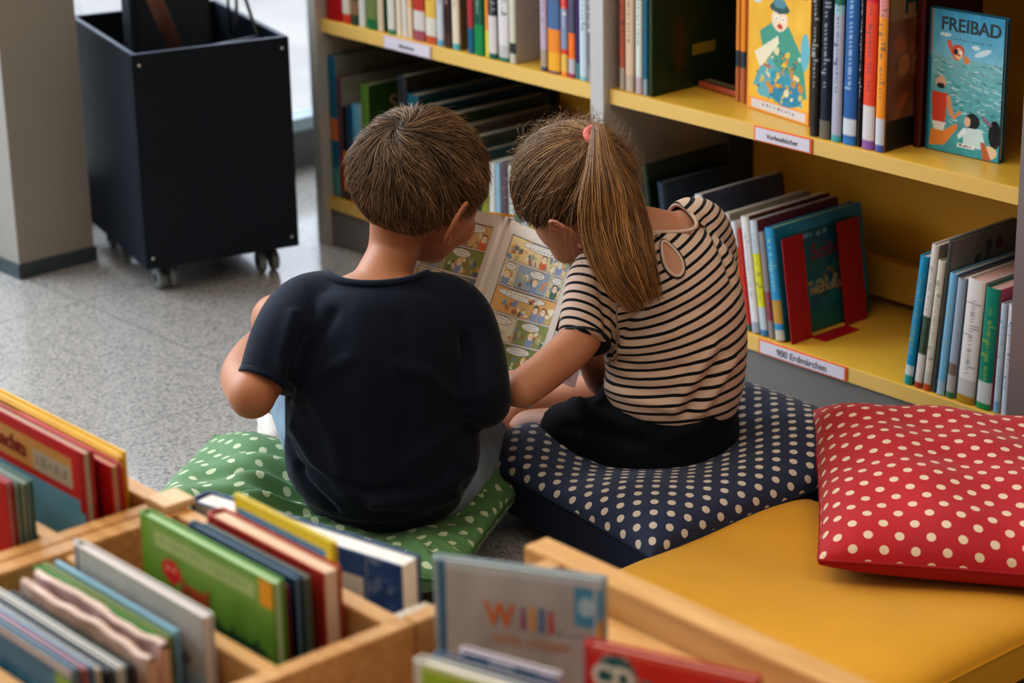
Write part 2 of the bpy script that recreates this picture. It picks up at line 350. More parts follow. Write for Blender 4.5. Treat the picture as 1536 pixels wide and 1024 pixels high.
# ------------------------------------------------------------------ shelf books
def sb(u0, u1, zs, h, d, spine, label, group, y=SF+.012, vtop=None, lean=0, **k):
    """book standing with its spine seen between image columns u0..u1 at shelf height zs"""
    x0, x1 = xat(u0, y, zs), xat(u1, y, zs); t = max(.004, x1-x0-.0008)
    if vtop is not None: h = max(.1, (zat((x0+x1)/2, y, vtop)-zs))
    L = abs(lean); xc = (x0+x1)/2; zz = zs+.0006+abs(math.sin(lean))*t/2
    return book(label, group, t, h, d, spine, lean=lean, loc=(xc, y, zz), **k)
GU = 'story books on the upper left shelf'
W_ = '#d8d2c8'
UL = [ # u0,u1,h,d,spine,front,segs,label
 (491, 514, .25, .2, '#a3101c', '#7c0d18', [], 'thick bright red folder at the left end of the upper left shelf'),
 (515, 527, .22, .17, '#d98a5e', '#8c3b30', [(0, .02, '#c0402e'), (.02, .09, '#cfc4b4')], 'cream and orange spine right beside the thick red folder'),
 (528, 539, .21, .17, '#35452e', '#5a3126', [(.02, .05, '#8c6a4e')], 'dark green and brown slim book, third from the left upright on the upper left shelf'),
 (540, 550, .22, .17, '#3f8c74', '#1f6a3c', [(0, .1, '#c9c6c0')], 'pale sticker and mint green spine beside the dark green brown slim book'),
 (551, 567, .21, .18, '#1e6b3d', '#27452d', [(.02, .12, '#6f7a46')], 'green book with olive patch, left of the orange topped cream spine'),
 (568, 577, .22, .17, '#d98d46', '#23603c', [(0, .1, '#cbb9a0')], 'cream spine with orange top, upper left shelf'),
 (583, 594, .23, .17, '#0e6a76', '#174f3d', [(0, .1, '#cfc9bf'), (0, .01, '#3b7a5c')], 'teal topped white spine before the gap of pale spines'),
 (596, 604, .2, .16, '#d7c9b4', '#c9a26e', [(.1, .2, '#d98848')], 'cream slim spine with orange upper part, first of the three pale slim spines'),
 (605, 612, .21, .16, '#d3cdc6', '#cfc5b9', [], 'plain white slim spine, middle one of the three pale slim spines'),
 (613, 620, .21, .16, '#d9c4a8', '#cf9d62', [(.06, .2, '#dfae78')], 'peach and white slim spine, last of the three pale slim spines'),
 (622, 639, .24, .18, '#b03a2c', '#8f2020', [(0, .02, '#99505a'), (.02, .06, '#c9c2be')], 'red spine with pale sticker on the upper left shelf'),
 (640, 656, .24, .18, '#d6b04f', '#9a5a20', [(0, .015, '#b4552c'), (.015, .05, '#cfc9be')], 'golden yellow spine with pale sticker beside the red spine'),
 (657, 667, .23, .18, '#bcc1c6', '#3b2226', [(0, .012, '#5f9ab4')], 'light grey spine with dark front cover beside the golden yellow one'),
 (668, 679, .24, .18, '#35191d', '#211513', [(.0, .03, '#4a2c22')], 'very dark maroon spine, between light grey and cream spines'),
 (680, 691, .23, .19, '#d8c8b2', '#6c6a50', [(0, .012, '#4da0a4')], 'cream spine with turquoise foot and olive cover'),
 (703, 712, .22, .18, '#a8323c', '#14583f', [(0, .05, '#0f5f7c')], 'slim crimson spine with blue foot'),
 (713, 727, .23, .19, '#12573f', '#0f6b40', [(0, .06, '#128549')], 'emerald green book on the upper left shelf'),
 (729, 735, .23, .17, '#e08b2c', '#d8c23c', [(0, .05, '#d6cc4a')], 'slim orange and lime spine left of the black and white one'),
 (734.5, 747, .25, .19, '#1f272c', '#10171a', [(0, .01, '#0f5b4d'), (.01, .08, '#cdc3c3')], 'black and white spine with green foot'),
 (749, 765, .25, .19, '#d2cbc9', '#8a5b48', [(0, .008, '#1d6c55'), (.008, .03, '#b4b4b2')], 'white spine with green foot and brown cover'),
 (766, 775, .25, .19, '#c9c6b4', '#a9a18f', [(0, .02, '#bcb8ac'), (.02, .04, '#333a34')], 'cream slim book with pale cover and dark red corner'),
 (812, 822, .26, .18, '#b7a3b8', '#35242c', [(0, .01, '#3f4254'), (.01, .04, '#a79480')], 'lilac grey slim spine right of the gap'),
 (823, 842, .27, .19, '#e0862a', '#a9661c', [(0, .006, '#6b3a50'), (.006, .04, '#e2a42c'), (.08, .16, '#4c6d96')], 'thick orange spine with blue lettering panel'),
 (843, 853, .26, .18, '#cf3d30', '#b13c26', [(0, .01, '#e28438'), (.01, .04, '#d8b45c'), (.05, .12, '#8290ac')], 'red spine with grey blue title panel'),
 (854, 864, .26, .18, '#e8762c', '#3b2a52', [(0, .008, '#9c2f58'), (.008, .035, '#b9b4bc'), (.08, .15, '#54556f')], 'orange spine with white sticker and purple foot'),
 (864.5, 870, .24, .17, '#3d2a5c', '#2c4d84', [(0, .03, '#4e7f86')], 'slim purple and blue spine beside the orange one with purple foot'),
 (870.5, 882, .26, .18, '#bcc9d2', '#a7aab0', [(0, .01, '#7fb2c6')], 'pale blue spine with coloured small lettering'),
 (882.5, 893, .26, .18, '#77707c', '#5d5867', [(0, .03, '#8f888d')], 'dusty lilac spine next to the grey upright'),
]
for (u0, u1, h, d, c, fr, segs, lb) in UL:
    e = ('#22201f',) if False else None
    sb(u0, u1, ZU, h, d, c, lb, GU, front=fr, segs=[(0, h, c)]+segs, scrib=(.35, .8, '#efe6da' if sum(srgb(c)) < 1.5 else '#5b5550') if u1-u0 > 9 else None, pages=PAPERW)
GL = 'picture books on the lower left shelf'
def dark(im): im.a *= .8; return im
def cov(w, h, bg, seed, cols, n=24, band=None, title=None):
    im = Img(w, h, bg); im.noise(.03, seed); im.blobs(n, cols, .05, .05, .95, .65, .03, .12, seed, .8)
    if band: im.rect(0, band[0], 1, band[1], band[2])
    if title: im.scrib(.15, .74, .85, .86, title, 5, seed)
    return im
LL = [ # u0,u1,vtop,h,d,col,front,segs,label,lean,img,title
 (482, 493, 80, 0, .27, '#12617f', '#77786f', [(.12, .16, '#c06a3a'), (0, .06, '#4f8c88')], 'tall blue spined picture book with grey cover at the left end', 0, None),
 (494, 501, 113, 0, .27, '#5d3d4c', '#7d7c74', [(.02, .09, '#8b3034')], 'plum spined picture book with a pale grey and yellow cover', 0, cov(60, 60, '#86847a', 3, ['#b39c20', '#c2a520', '#3f6b2c'], 14)),
 (502, 509, 158, 0, .2, '#16181a', '#242a33', [(.02, .1, '#c98a20')], 'black slim spine with yellow flash on the lower left shelf', 0, None),
 (510, 519, 155, 0, .2, '#17476a', '#15395a', [(0, .02, '#9c3a30')], 'navy blue slim spine behind the boy', 0, None),
 (520, 529, 153, 0, .2, '#5c9fb8', '#8d3a4c', [(.0, .1, '#9e4a58')], 'light blue and pink slim spine behind the boy', 0, None),
 (530, 535, 156, 0, .2, '#8c9aab', '#6f7f92', [], 'grey blue thin paperback beside the green picture book', 0, None),
 (537, 548, 125, 0, .27, '#587a2a', '#2d4a1a', [], 'green picture book with beige title lettering behind the boy', 0, None),
 (597, 610, 112, 0, .27, '#23272b', '#191d20', [], 'black picture book with ochre title lettering', 0, None),
 (612, 628, 140, 0, .25, '#1d5560', '#173f4c', [], 'dark teal picture book right of the black one', 0, None),
 (632, 648, 156, 0, .27, '#0e3040', '#0b3347', [], 'midnight blue picture book standing behind the boy\'s hair', 0, None),
 (652, 668, 172, 0, .27, '#1c3a1a', '#20391c', [], 'dark green landscape picture book behind the boy\'s hair', 0, None),
 (672, 684, 192, 0, .26, '#8a8578', '#4d4a43', [], 'grey beige picture book above the boy\'s right temple', 0, cov(60, 60, '#57534b', 8, ['#7c3c38', '#6a675e'], 16)),
 (690, 704, 206, 0, .25, '#5a5d55', '#494a45', [], 'brownish grey picture book between the two heads', 0, cov(60, 60, '#4d4d47', 12, ['#803a34', '#5c6659'], 16)),
 (708, 720, 226, 0, .25, '#1f4e56', '#174049', [], 'petrol coloured picture book between the two heads', 0, None),
 (722, 733, 245, 0, .2, '#8c8a34', '#b0a024', [], 'olive yellow spine between the two heads', 0, None),
 (734, 743, 243, 0, .2, '#c9cbc8', '#a9b0b4', [], 'white spine just right of the olive yellow one', 0, None),
 (744, 751, 246, 0, .2, '#8fb0c4', '#7c95a8', [], 'sky blue spine between white and patterned spines', 0, None),
 (752, 762, 244, 0, .2, '#5b4c55', '#4a3c40', [], 'dark patterned spine between the two heads', 0, None),
 (763, 772, 248, 0, .2, '#b9bcb8', '#8f958f', [], 'silver grey spine next to the girl\'s wisps of hair', 0, None),
 (773, 781, 250, 0, .2, '#4f6450', '#43523e', [], 'mossy green spine behind the girl\'s hair', 0, None),
 (782, 792, 252, 0, .2, '#a8b4bf', '#8b98a6', [], 'pale blue spine above the open comic', 0, None),
 (793, 803, 254, 0, .2, '#c8b46a', '#b09c4c', [], 'straw yellow spine above the open comic', 0, None),
 (804, 814, 256, 0, .2, '#c9bba6', '#a58d6e', [], 'beige spine above the open comic', 0, None),
 (815, 827, 258, 0, .2, '#8e8a3e', '#74702c', [], 'khaki spine behind the girl\'s cheek', 0, None),
]
LLo = []; prev = -3.7303; PDK = mat('page_block_shaded', '#8f8676', .85)  # PDK: page paper darkened in its colour for the shade inside the lower shelf
for (u0, u1, vt, h, d, c, fr, segs, lb, ln, im) in LL:
    y = SF+.012; p0, p1 = ony(u0, vt, y), ony(u1, vt, y); h = min(p0[2]-ZL, .335)
    t_ = p1[0]-p0[0]-.0008; xl = max(p0[0], prev+.0006); prev = xl+t_
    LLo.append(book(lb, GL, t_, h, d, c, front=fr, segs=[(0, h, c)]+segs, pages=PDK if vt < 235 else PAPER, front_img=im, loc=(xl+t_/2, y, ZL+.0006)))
OCH = mat('title_ochre', '#8f6a34', .5); BEI = mat('title_beige', '#a58468', .5)
def side_text(o, s, size, m, y, z, t): return text('title', s, size, m, o, (t, y, z), (R(90), 0, R(90)), align='LEFT')
def thick(o): return max(v.co.x for v in [c for c in o.children if c.name.startswith('cover')][0].data.vertices)
side_text(LLo[6], 'Sol', .05, BEI, .05, .2, thick(LLo[6])+.0006)
side_text(LLo[7], 'Solecta', .04, OCH, .085, .238, thick(LLo[7])+.0006)
# ------------------------------------------------------------------ upper right shelf
GR = 'books standing on the upper right shelf'
UR = [
 (930, 938, .24, .19, '#b4583c', '#7c3226', [(0, .04, '#a99b8c'), (.18, .24, '#d0a98c')], 'rust red slim spine beside the middle upright'),
 (939, 952, .25, .2, '#d2b69a', '#3c1f1a', [(0, .03, '#b9a694'), (.16, .2, '#c9703c')], 'beige spine with dark brown cover beside the rust red one'),
 (954, 964, .25, .2, '#cfd2c8', '#24463a', [(.16, .25, '#2f5f48'), (0, .03, '#b7a4a8')], 'white spine with dark green top'),
 (965, 972, .24, .2, '#1e6a88', '#195269', [(0, .03, '#8c9aa4')], 'slim blue spine against the big dark green book'),
]
for (u0, u1, h, d, c, fr, segs, lb) in UR:
    sb(u0, u1, ZU, h, d, c, lb, GR, front=fr, segs=[(0, h, c)]+segs, scrib=(.35, .8, '#4a4440'), pages=PAPERW)
im = Img(70, 80, '#1f3420'); im.noise(.012, 5); im.ell(.35, .45, .2, .3, '#3a3a1c', .5); im.ell(.3, .3, .08, .2, '#5c3418', .5)
im.rect(.45, .22, .72, .3, '#8f7a1c'); im.scrib(.42, .86, .74, .9, '#7c7c4c', 4, 1); im.scrib(.42, .78, .7, .83, '#7c7c4c', 3, 2); im.rect(.5, .12, .62, .17, '#17301f')
sb(973, 979.5, ZU, .25, .21, '#263c1f', 'big dark green book with small gold title panel on the upper right shelf', GR, front='#1f3420', front_img=im)
im = Img(50, 70, '#10161a'); im.grad(.55, 1, '#1d3f60', '#22384f'); im.ell(.5, .5, .35, .06, '#6b5648', .8); im.rect(.2, .15, .6, .3, '#2c3a24', .6)
x = xat(1070, 2.98, ZU)
book('dark blue and black picture book standing behind the lying one on the upper right shelf', GR, .012, .25, .17, '#10161a', loc=(-2.9, 3.058, ZU+.001), rz=R(-90), front_img=im, front='#10161a')
# lying book
im = Img(60, 60, '#14110f'); im.blobs(10, ['#5c2a2c', '#6a3f36', '#2b2320'], .2, .2, .9, .9, .05, .16, 4, .6); im.rect(0, 0, .14, 1, '#a58f6a', .7)
lb_ = book('dark picture book lying flat on the upper right shelf', GR, .011, .2, .15, '#a8543a', front='#14110f', front_img=im, pages=mat('pages_reddish', '#b5563a', .7))
a = onz(1035, 143, ZU); lb_.location = (a[0]+.022, a[1]+.03, ZU+.0068); lb_.rotation_euler = (0, R(-90), R(-6)); lb_.location.x += .15
# orange spines behind the yellow book
for i, (u0, u1, c, fr, lb) in enumerate(((1103, 1109, '#d58a3a', '#b05c22', 'thin ochre spine tucked behind the yellow front facing book'), (1110, 1119, '#e08c2e', '#c0702a', 'orange spine touching the yellow front facing book'))):
    sb(u0, u1, ZU, .25, .17, c, lb, GR, y=SF+.09, front=fr, segs=[(0, .25, c), (0, .06, '#b06a3c'), (.06, .09, '#2d3e48')])
# yellow busy picture book, front facing
YW = 132
im = Img(110, 165, '#e9b33c'); im.noise(.02, 2)
im.rect(.0, .0, 1, .095, '#e7993a'); im.rect(.06, .018, .95, .085, '#cfc8ca'); im.scrib(.25, .035, .8, .068, '#77737a', 9, 3)
im.poly([(.18, .62), (.4, .72), (.66, .7), (.88, .5), (.96, .2), (.5, .1), (.3, .35)], '#4e9a86')
im.poly([(.08, .2), (.3, .48), (.5, .36), (.8, .3), (.9, .12), (.2, .12)], '#62a9b4')
im.ell(.62, .2, .27, .11, '#2f86a3'); im.ell(.56, .3, .2, .06, '#3e97ac')
im.blobs(46, ['#e9b22c', '#e8c04a', '#d8892e', '#efd9a8'], .12, .12, .88, .5, .015, .05, 5)
im.blobs(30, ['#2e6f6a', '#c2603c', '#e9dcc4', '#3c5f88'], .12, .12, .9, .5, .01, .025, 6)
im.ell(.5, .74, .13, .085, '#ecd3b4'); im.ell(.5, .83, .16, .04, '#3d5a5a'); im.ell(.5, .87, .1, .04, '#5c8c96'); im.ell(.45, .75, .03, .02, '#f4f0e6'); im.ell(.56, .75, .03, .02, '#f4f0e6'); im.ell(.45, .75, .01, .009, '#20242a'); im.ell(.56, .75, .01, .009, '#20242a')
im.ell(.51, .69, .045, .02, '#c24a34'); im.poly([(.1, .45), (.48, .62), (.5, .56), (.2, .34)], '#e6dcc0'); im.ell(.13, .88, .09, .05, '#c9d0d6'); im.ell(.92, .55, .07, .14, '#6db5c4')
im.scrib(.55, .93, .97, .985, '#4c5f3c', 5, 2)
im.squashb(.8); im.grad(.8, 1, '#e3a93c', '#e9b33c')
a, b = onz(1120, 160, ZU), onz(1213, 190, ZU); rzy = math.atan2(b[1]-a[1], b[0]-a[0])
def facing(label, group, pl, pr_, zs, h, t, col, img, rz_extra=0, spine_side=None, tip=0, edge_col='#20201f', res=None):
    """book whose front cover faces the viewer; bottom corners at pl (left) and pr_ (right)"""
    w_ = math.hypot(pr_[0]-pl[0], pr_[1]-pl[1]); rz_ = math.atan2(pr_[1]-pl[1], pr_[0]-pl[0])
    # local book: +x face is the front, depth along +y -> rotate so that +x maps to the viewer
    o = book(label, group, t, h, w_, col, front_img=img, print_res=res)
    o.rotation_euler = (0, 0, rz_-R(90)); n = Vector((math.cos(rz_-R(90)), math.sin(rz_-R(90)), 0))
    o.location = Vector((pl[0], pl[1], zs+.0006)) - n*(t/2)
    if tip:
        o.rotation_mode = 'QUATERNION'; ax = Vector((math.cos(rz_), math.sin(rz_), 0))
        o.rotation_quaternion = Quaternion(ax, tip) @ Quaternion((0, 0, 1), rz_-R(90))
    return o
facing('yellow picture book with a busy crowd scene, cover facing out on the upper right shelf', GR, a, b, ZU, .27, .018, '#d98d3a', im)
UR2 = [
 (1215, 1227, .27, .2, '#2a2623', '#1b1818', [], 'black grey thick spine directly right of the yellow front facing book'),
 (1229, 1245, .28, .2, '#141d2c', '#121722', [(0, .03, '#6a6558')], 'navy black spine with small white lettering'),
 (1247, 1262, .27, .2, '#8fb3bd', '#3b4650', [(0, .012, '#4b9aa0'), (.012, .2, '#a9a9b8'), (.215, .27, '#1f6b54')], 'grey and turquoise spine with green head'),
 (1264, 1284, .3, .21, '#2a5f9a', '#1f2f58', [(.016, .045, '#c7cbd0'), (0, .012, '#2c6fae')], 'royal blue thick spine with white lettering'),
 (1285, 1291, .27, .21, '#1c1420', '#1a1118', [], 'slim near black spine right of the royal blue one'),
 (1293, 1311, .29, .21, '#dc4a2c', '#b02a2a', [(0, .016, '#8a5aa0'), (.016, .07, '#cfc9c8'), (.23, .29, '#c4283a')], 'scarlet spine with white sticker and purple foot'),
]
for (u0, u1, h, d, c, fr, segs, lb) in UR2:
    o = sb(u0, u1, ZU, h, d, c, lb, GR, front=fr, segs=[(0, h, c)]+segs, scrib=(.3 if u0 != 1293 else .32, .92, '#e8ebee' if c not in ('#8fb3bd', '#dc4a2c') else '#3a4a66'), pages=PAPERW)
im = Img(70, 90, '#7a4c2e'); im.noise(.05, 9, 10); im.ell(.5, .45, .22, .12, '#b08a66'); im.blobs(26, ['#8c5232', '#b5784a', '#5c3222', '#a2572e'], .1, .2, .9, .62, .03, .08, 3, .6); im.rect(0, 0, 1, .17, '#1c1a14'); im.grad(.7, 1, '#8c6a48', '#a3835c')
o = sb(1312.5, 1326, ZU, .29, .21, '#e8932c', 'orange spined book with brown painted cover right of the scarlet one', GR, front='#7a4c2e', front_img=im, segs=[(0, .29, '#e8932c'), (0, .012, '#4d5c9a'), (.012, .055, '#c5c8cf'), (.21, .29, '#d88c84')], scrib=(.3, .9, '#5c5260'))
side_text(o, 'Hilf', .052, mat('title_teal', '#12423e', .5), .035, .228, thick(o)+.0008)
o = book('dark red book half hidden right of the orange spined one', GR, .015, .27, .14, '#4a1414', front='#3a0f10', loc=(xat(1362, 2.86, ZU)+.034, 2.84, ZU+.0006), rz=0)
# FREIBAD
im = Img(130, 215, '#5aa9c4'); im.grad(.66, 1, '#7fbcd0', '#3f93b8'); im.grad(0, .68, '#3f9aa2', '#7db4b8'); im.noise(.02, 4, 20)
r_ = random.Random(4)
for _ in range(260):
    y = r_.uniform(.12, .67); x_ = r_.uniform(0, 1); im.ell(x_, y, r_.uniform(.01, .06), r_.uniform(.002, .007), r_.choice(['#a9cdd0', '#cfe0e0', '#2e7f88', '#3f8f96', '#bcd6d6', '#6aa7ac', '#7f8c9c']), .75, r_.uniform(-.5, .3))
im.ell(.2, .83, .08, .014, '#dfe8ea', .8); im.ell(.72, .74, .12, .02, '#dfe8ea', .8, .4); im.ell(.62, .77, .06, .015, '#dfe8ea', .8)
im.poly([(.24, .75), (.22, .79), (.27, .8), (.33, .72), (.4, .66), (.34, .66)], '#d9622c')      # swimmer's raised arm
im.ell(.38, .725, .085, .048, '#c9482c'); im.ell(.385, .71, .06, .04, '#eeb896'); im.ell(.35, .72, .03, .022, '#2b2a30'); im.ell(.42, .72, .02, .01, '#f0efe6'); im.ell(.39, .7, .02, .006, '#b8433a'); im.poly([(.45, .7), (.52, .7), (.55, .66), (.48, .64)], '#e08a4c')
im.ell(.16, .49, .07, .045, '#d9a98a'); im.ell(.16, .465, .055, .02, '#2b2e33'); im.poly([(.04, .42), (.26, .42), (.24, .21), (.06, .21)], '#cf4a34')
im.poly([(.05, .21), (.25, .21), (.22, .15), (.09, .15)], '#e3e0da'); im.poly([(.24, .4), (.3, .4), (.36, .27), (.44, .32), (.47, .3), (.36, .24), (.28, .28)], '#dd9464'); im.poly([(.04, .15), (.22, .15), (.4, .22), (.42, .19), (.24, .05), (.03, .03)], '#e0893e')
im.ell(.62, .255, .1, .055, '#1f2226'); im.ell(.55, .245, .045, .035, '#e2b596'); im.poly([(.5, .2), (.75, .21), (.82, .07), (.5, .07)], '#c9dfe2'); im.poly([(.42, .14), (.5, .2), (.56, .17), (.44, .11)], '#dcecee')
im.ell(.93, .19, .085, .1, '#17181c'); im.poly([(.74, .31), (.84, .28), (.9, .25), (.86, .24), (.74, .29)], '#8d6a78'); im.ell(.87, .06, .1, .045, '#e0c3a0'); im.poly([(.74, .12), (.8, .12), (.9, .0), (.78, 0)], '#b9633f')
im.rect(.42, .055, .66, .085, '#e6e8e6'); im.scrib(.45, .06, .63, .078, '#2b2d30', 6, 2); im.rect(0, .0, .025, 1, '#2b7f9c'); im.rect(0, .67, .018, 1, '#d07a3a')
im.scrib(.28, .8, .88, .812, '#35606f', 16, 5)
a, b = onz(1387.5, 222, ZU), onz(1498, 246, ZU)
o = facing('blue picture book of swimmers in green water, front cover facing out at the right', GR, a, b, ZU, .222, .012, '#1d5f72', im)
text('title', 'FREIBAD', .0285, mat('title_charcoal', '#2b3a44', .5), o, (.0068, .076, .2), (R(90), R(0), R(90)), sx=1.02, bold=.0004)
# ------------------------------------------------------------------ lower right shelf
GF = 'fairy tale books on the left of the lower right shelf'
ll = -R(9)
FL = [
 (985, 993, 283, 248, '#17301f', '#14241a', [], 'dark green large book at the back left of the lower right shelf', ll),
 (1006, 1018, 283, 275, '#1c2c3c', '#15202c', [], 'midnight blue large book next to the dark green one, lower right shelf', ll),
 (1062, 1073, 283, 293, '#cfcdd0', '#4a4a58', [(.0, .05, '#8c7c8c')], 'white spined book with grey violet cover behind the girl\'s shoulder', ll),
 (1100, 1112, 283, 322, '#d2d0ce', '#8f8878', [(0, .01, '#6f7fae')], 'white spine with faded cover nearest the girl\'s shoulder', ll),
 (1113, 1121, 283, 333, '#c9ced6', '#d8cfc4', [(.06, .1, '#e0602c'), (.1, .14, '#e0602c')], 'pale slim spine with orange patch', ll),
 (1121.5, 1128, 283, 345, '#b4281c', '#8a1f18', [(0, .012, '#2a5f50')], 'slim red spine between two white spines', ll),
 (1129, 1141, 283, 326, '#d6d3d2', '#5c2c2c', [(0, .02, '#9aa0b0')], 'white spine with dark red cover, lower right shelf', ll),
 (1142, 1153, 283, 332, '#b9c4cc', '#6a2630', [(.05, .14, '#d3d226'), (0, .01, '#3b78a8')], 'light blue spine with bright yellow band', ll),
 (1154, 1163, 283, 349, '#8a8280', '#6a5a5c', [(.03, .08, '#8c4250')], 'grey paperback spine before the blue red bracketed book', ll),
]
for (u0, u1, _, vt, c, fr, segs, lb, ln) in FL:
    y = SF+.012; x0 = xat((u0+u1)/2, y, ZL); 
    # top position includes the lean
    hh = .28
    for _i in range(12):
        xt = x0+math.sin(ln)*hh; hh = (zat(xt, y, vt)-ZL)/math.cos(ln)
    im = None
    if 'dark red cover' in lb: im = cov(60, 60, '#4a1c1e', 2, ['#7c3a34', '#2c1c28', '#8c6a5c'], 26)
    if 'grey violet' in lb: im = cov(60, 60, '#44485a', 7, ['#5c3f48', '#6c7488', '#332c3c'], 26)
    if 'faded cover' in lb: im = cov(60, 60, '#8c8470', 7, ['#a39b84'], 6, title='#3c4a3c')
    sb(u0, u1, ZL, hh, .2, c, lb, GF, y=y, front=fr, segs=[(0, hh, c)]+segs, lean=ln, scrib=(.3, .9, '#6b6c78') if u1-u0 > 7.5 and u0 > 1060 else None, front_img=im, pages=PAPERW)
im = Img(80, 100, '#1f7f9c'); im.noise(.02, 3); im.rect(.06, .03, .94, .9, '#145a6c'); im.blobs(30, ['#1c6a74', '#2c7c6a', '#0f4a5c', '#2a5a58'], .1, .05, .9, .6, .03, .1, 2, .7); im.blobs(12, ['#a8702c', '#8c6a34'], .35, .3, .8, .5, .015, .03, 4)
im.scrib(.3, .38, .9, .45, '#a39a6c', 6, 5); im.scrib(.3, .82, .6, .87, '#93a9b0', 4, 2); im.grad(.0, .2, '#2c6a4c', '#1a5c5c')
y = SF+.012; hh = .175
for _i in range(12):
    xt = xat(1170, y, ZL)+math.sin(ll)*hh; hh = (zat(xt, y, 343)-ZL)/math.cos(ll)
so = sb(1164, 1178, ZL, hh, .215, '#2a8ab4', 'turquoise blue book with title lettering held by the red bookend', GF, y=y, front='#1f7f9c', lean=ll, front_img=im, segs=[(0, hh, '#2a8ab4'), (0, .02, '#b9b4a4'), (.03, .07, '#b58c3c')], scrib=(.45, .9, '#d8d4a8'), pages=mat('pages_lime', '#a9ac5c', .7))
side_text(so, 'Solie', .038, mat('title_red', '#8c2420', .5), .08, hh*.68, thick(so)+.0008)
side_text(so, 'nichulla', .026, mat('title_cream', '#b79f74', .5), .07, hh*.36, thick(so)+.0008)
# red bookend
RED = mat('red_enamel', '#a3101e', .35)
be = empty('bookend', (so.location.x+thick(so)+.0145, y, ZL+.0006), (0, ll, 0), 'red metal bookend clamping the turquoise blue book', 'bookend')
boxes('front_arm', [(-.001, .0015, .0, .05, 0, hh*.93)], RED, be, .0005)
boxes('rear_arm', [(-.001, .0015, .135, .19, 0, hh*.93)], RED, be, .0005)
bs = boxes('base_plate', [(.0, .03, .05, .135, 0.0, .0015)], RED, be)
bs.rotation_euler = (0, -ll, 0)
GG = 'leaning books at the right end of the lower right shelf'
rl = R(7.6)
FR = [
 (1355.5, 1369, 385, '#1d86ae', '#164a66', [(0, .018, '#2b8f84'), (.018, .035, '#b9c2c6')], 'bright blue leaning spine, leftmost of the right hand group', '#c2a040'),
 (1371, 1383, 368, '#cbc6c2', '#8f8c84', [(0, .012, '#a0402c'), (.06, .12, '#3c5040')], 'white leaning spine with a dark green figure', '#8c8884'),
 (1384, 1396, 392, '#c9c3b4', '#7c6c58', [(0, .012, '#b4502c'), (.012, .035, '#b8b4ac')], 'cream leaning spine with grey lettering', '#77746c'),
 (1404.5, 1417, 411, '#74aed0', '#5c7c9c', [(0, .025, '#9cb4c4')], 'light blue leaning spine with gold lettering', '#b79a4c'),
 (1418, 1431, 418, '#7c6c64', '#8c9cb0', [(0, .012, '#3c7c54'), (.012, .04, '#a8a8a4'), (.06, .2, '#9aa8ba')], 'thin marbled brown and blue spine', None),
 (1434, 1461, 421, '#d8d4d2', '#c0b8b4', [(0, .014, '#a8842c'), (.014, .04, '#bcbab8')], 'thick white spine with red edged pages and small green plant drawing', '#6c6a6c'),
 (1463.5, 1486, 433, '#14806c', '#c8607c', [(0, .012, '#2c8c4c'), (.012, .045, '#c4c8c8')], 'green teal leaning spine with yellow lettering', '#c8b83c'),
 (1489, 1498.5, 456, '#b7ccd8', '#c2c8cc', [(0, .02, '#7caccc')], 'pale sky blue slim spine near the right upright', '#7c8c9c'),
 (1501, 1511, 458, '#d2d4d8', '#c2c4c8', [(0, .06, '#c4d0dc')], 'white slim spine with blue lettering against the right upright', '#3c5c9c'),
]
for (u0, u1, vt, c, fr, segs, lb, sc) in FR:
    rl = R(6.2-(u0-1355)/150*5.)
    y = SF+.008; x0 = xat((u0+u1)/2, y, ZL); hh = .2
    for _i in range(12):
        xt = x0+math.sin(rl)*hh; hh = (zat(xt, y, vt)-ZL)/math.cos(rl)
    o = sb(u0+.5, u1-.5, ZL, hh, .2, c, lb, GG, y=y, front=fr, segs=[(0, hh, c)]+segs, lean=rl, scrib=(.25, .85, sc) if sc else None,
       pages=mat('pages_red_edge', '#cfa9a0', .7) if 'red edged' in lb or 'teal' in lb else PAPERW)
im = cov(70, 80, '#77746c', 5, ['#8c8a80', '#5c6658'], 10); im.blobs(8, ['#5c2c34', '#3c4c3c'], .25, .78, .6, .92, .02, .05, 4)
rl = R(4.8); hh = (zat(xat(1401, SF+.02, ZL)+.03, SF+.02, 362)-ZL)/math.cos(rl)
o = sb(1397, 1403, ZL, hh+.002, .2, '#4c4f48', 'tall grey picture book standing behind the cream leaning spine', GG, y=SF+.009, front='#77746c', lean=rl, front_img=im)
# ------------------------------------------------------------------ wheeled bin
BIN = mat('blue_black_laminate', '#0b1520', .5, spec=.3, var=.1, vscale=6)
BINE = mat('bin_edge', '#3a4452', .5)
bn = empty('wheeled_box', (-3.70, 2.305, 0), (0, 0, math.atan2(.295, .08)-R(90)), 'tall dark navy open box on castors beside the pillar', 'bin')
bw, bl, b0, b1, th = .402, .31, .058, .472, .012     # x: left side length (towards -x), y: front width
def bx_(nm, q): return boxes(nm, [q], BIN, bn, .001)
fp = bx_('front_panel', (-th, 0, 0, bl, b0, b1)); bx_('rear_panel', (-bw, -bw+th, 0, bl, b0, b1))
bx_('side_panel', (-bw+th, -th, 0, th, b0, b1)); bx_('side_panel', (-bw+th, -th, bl-th, bl, b0, b1)); bx_('bottom_panel', (-bw+th, -th, th, bl-th, b0, b0+th))
boxes('edge_band', [(-.0115, -.0005, .001, bl-.001, b1, b1+.0012), (-bw+.001, -.013, .001, .011, b1, b1+.0012), (-bw+.001, -.013, bl-.011, bl-.001, b1, b1+.0012), (-bw+.001, -bw+.011, .012, bl-.012, b1, b1+.0012)], BINE, bn)
for yy, zz in ((.014, b1-.02), (bl-.014, b1-.02), (.014, b0+.02), (bl-.014, b0+.02)):
    tube('screw', [(0.0, yy, zz), (.0018, yy, zz)], .0035, mat('screw_steel', '#b9b9b9', .3, metal=1), fp, 14)
WHL = mat('caster_wheel', '#7d7f7f', .4); DK = mat('caster_dark', '#1c1e20', .5)
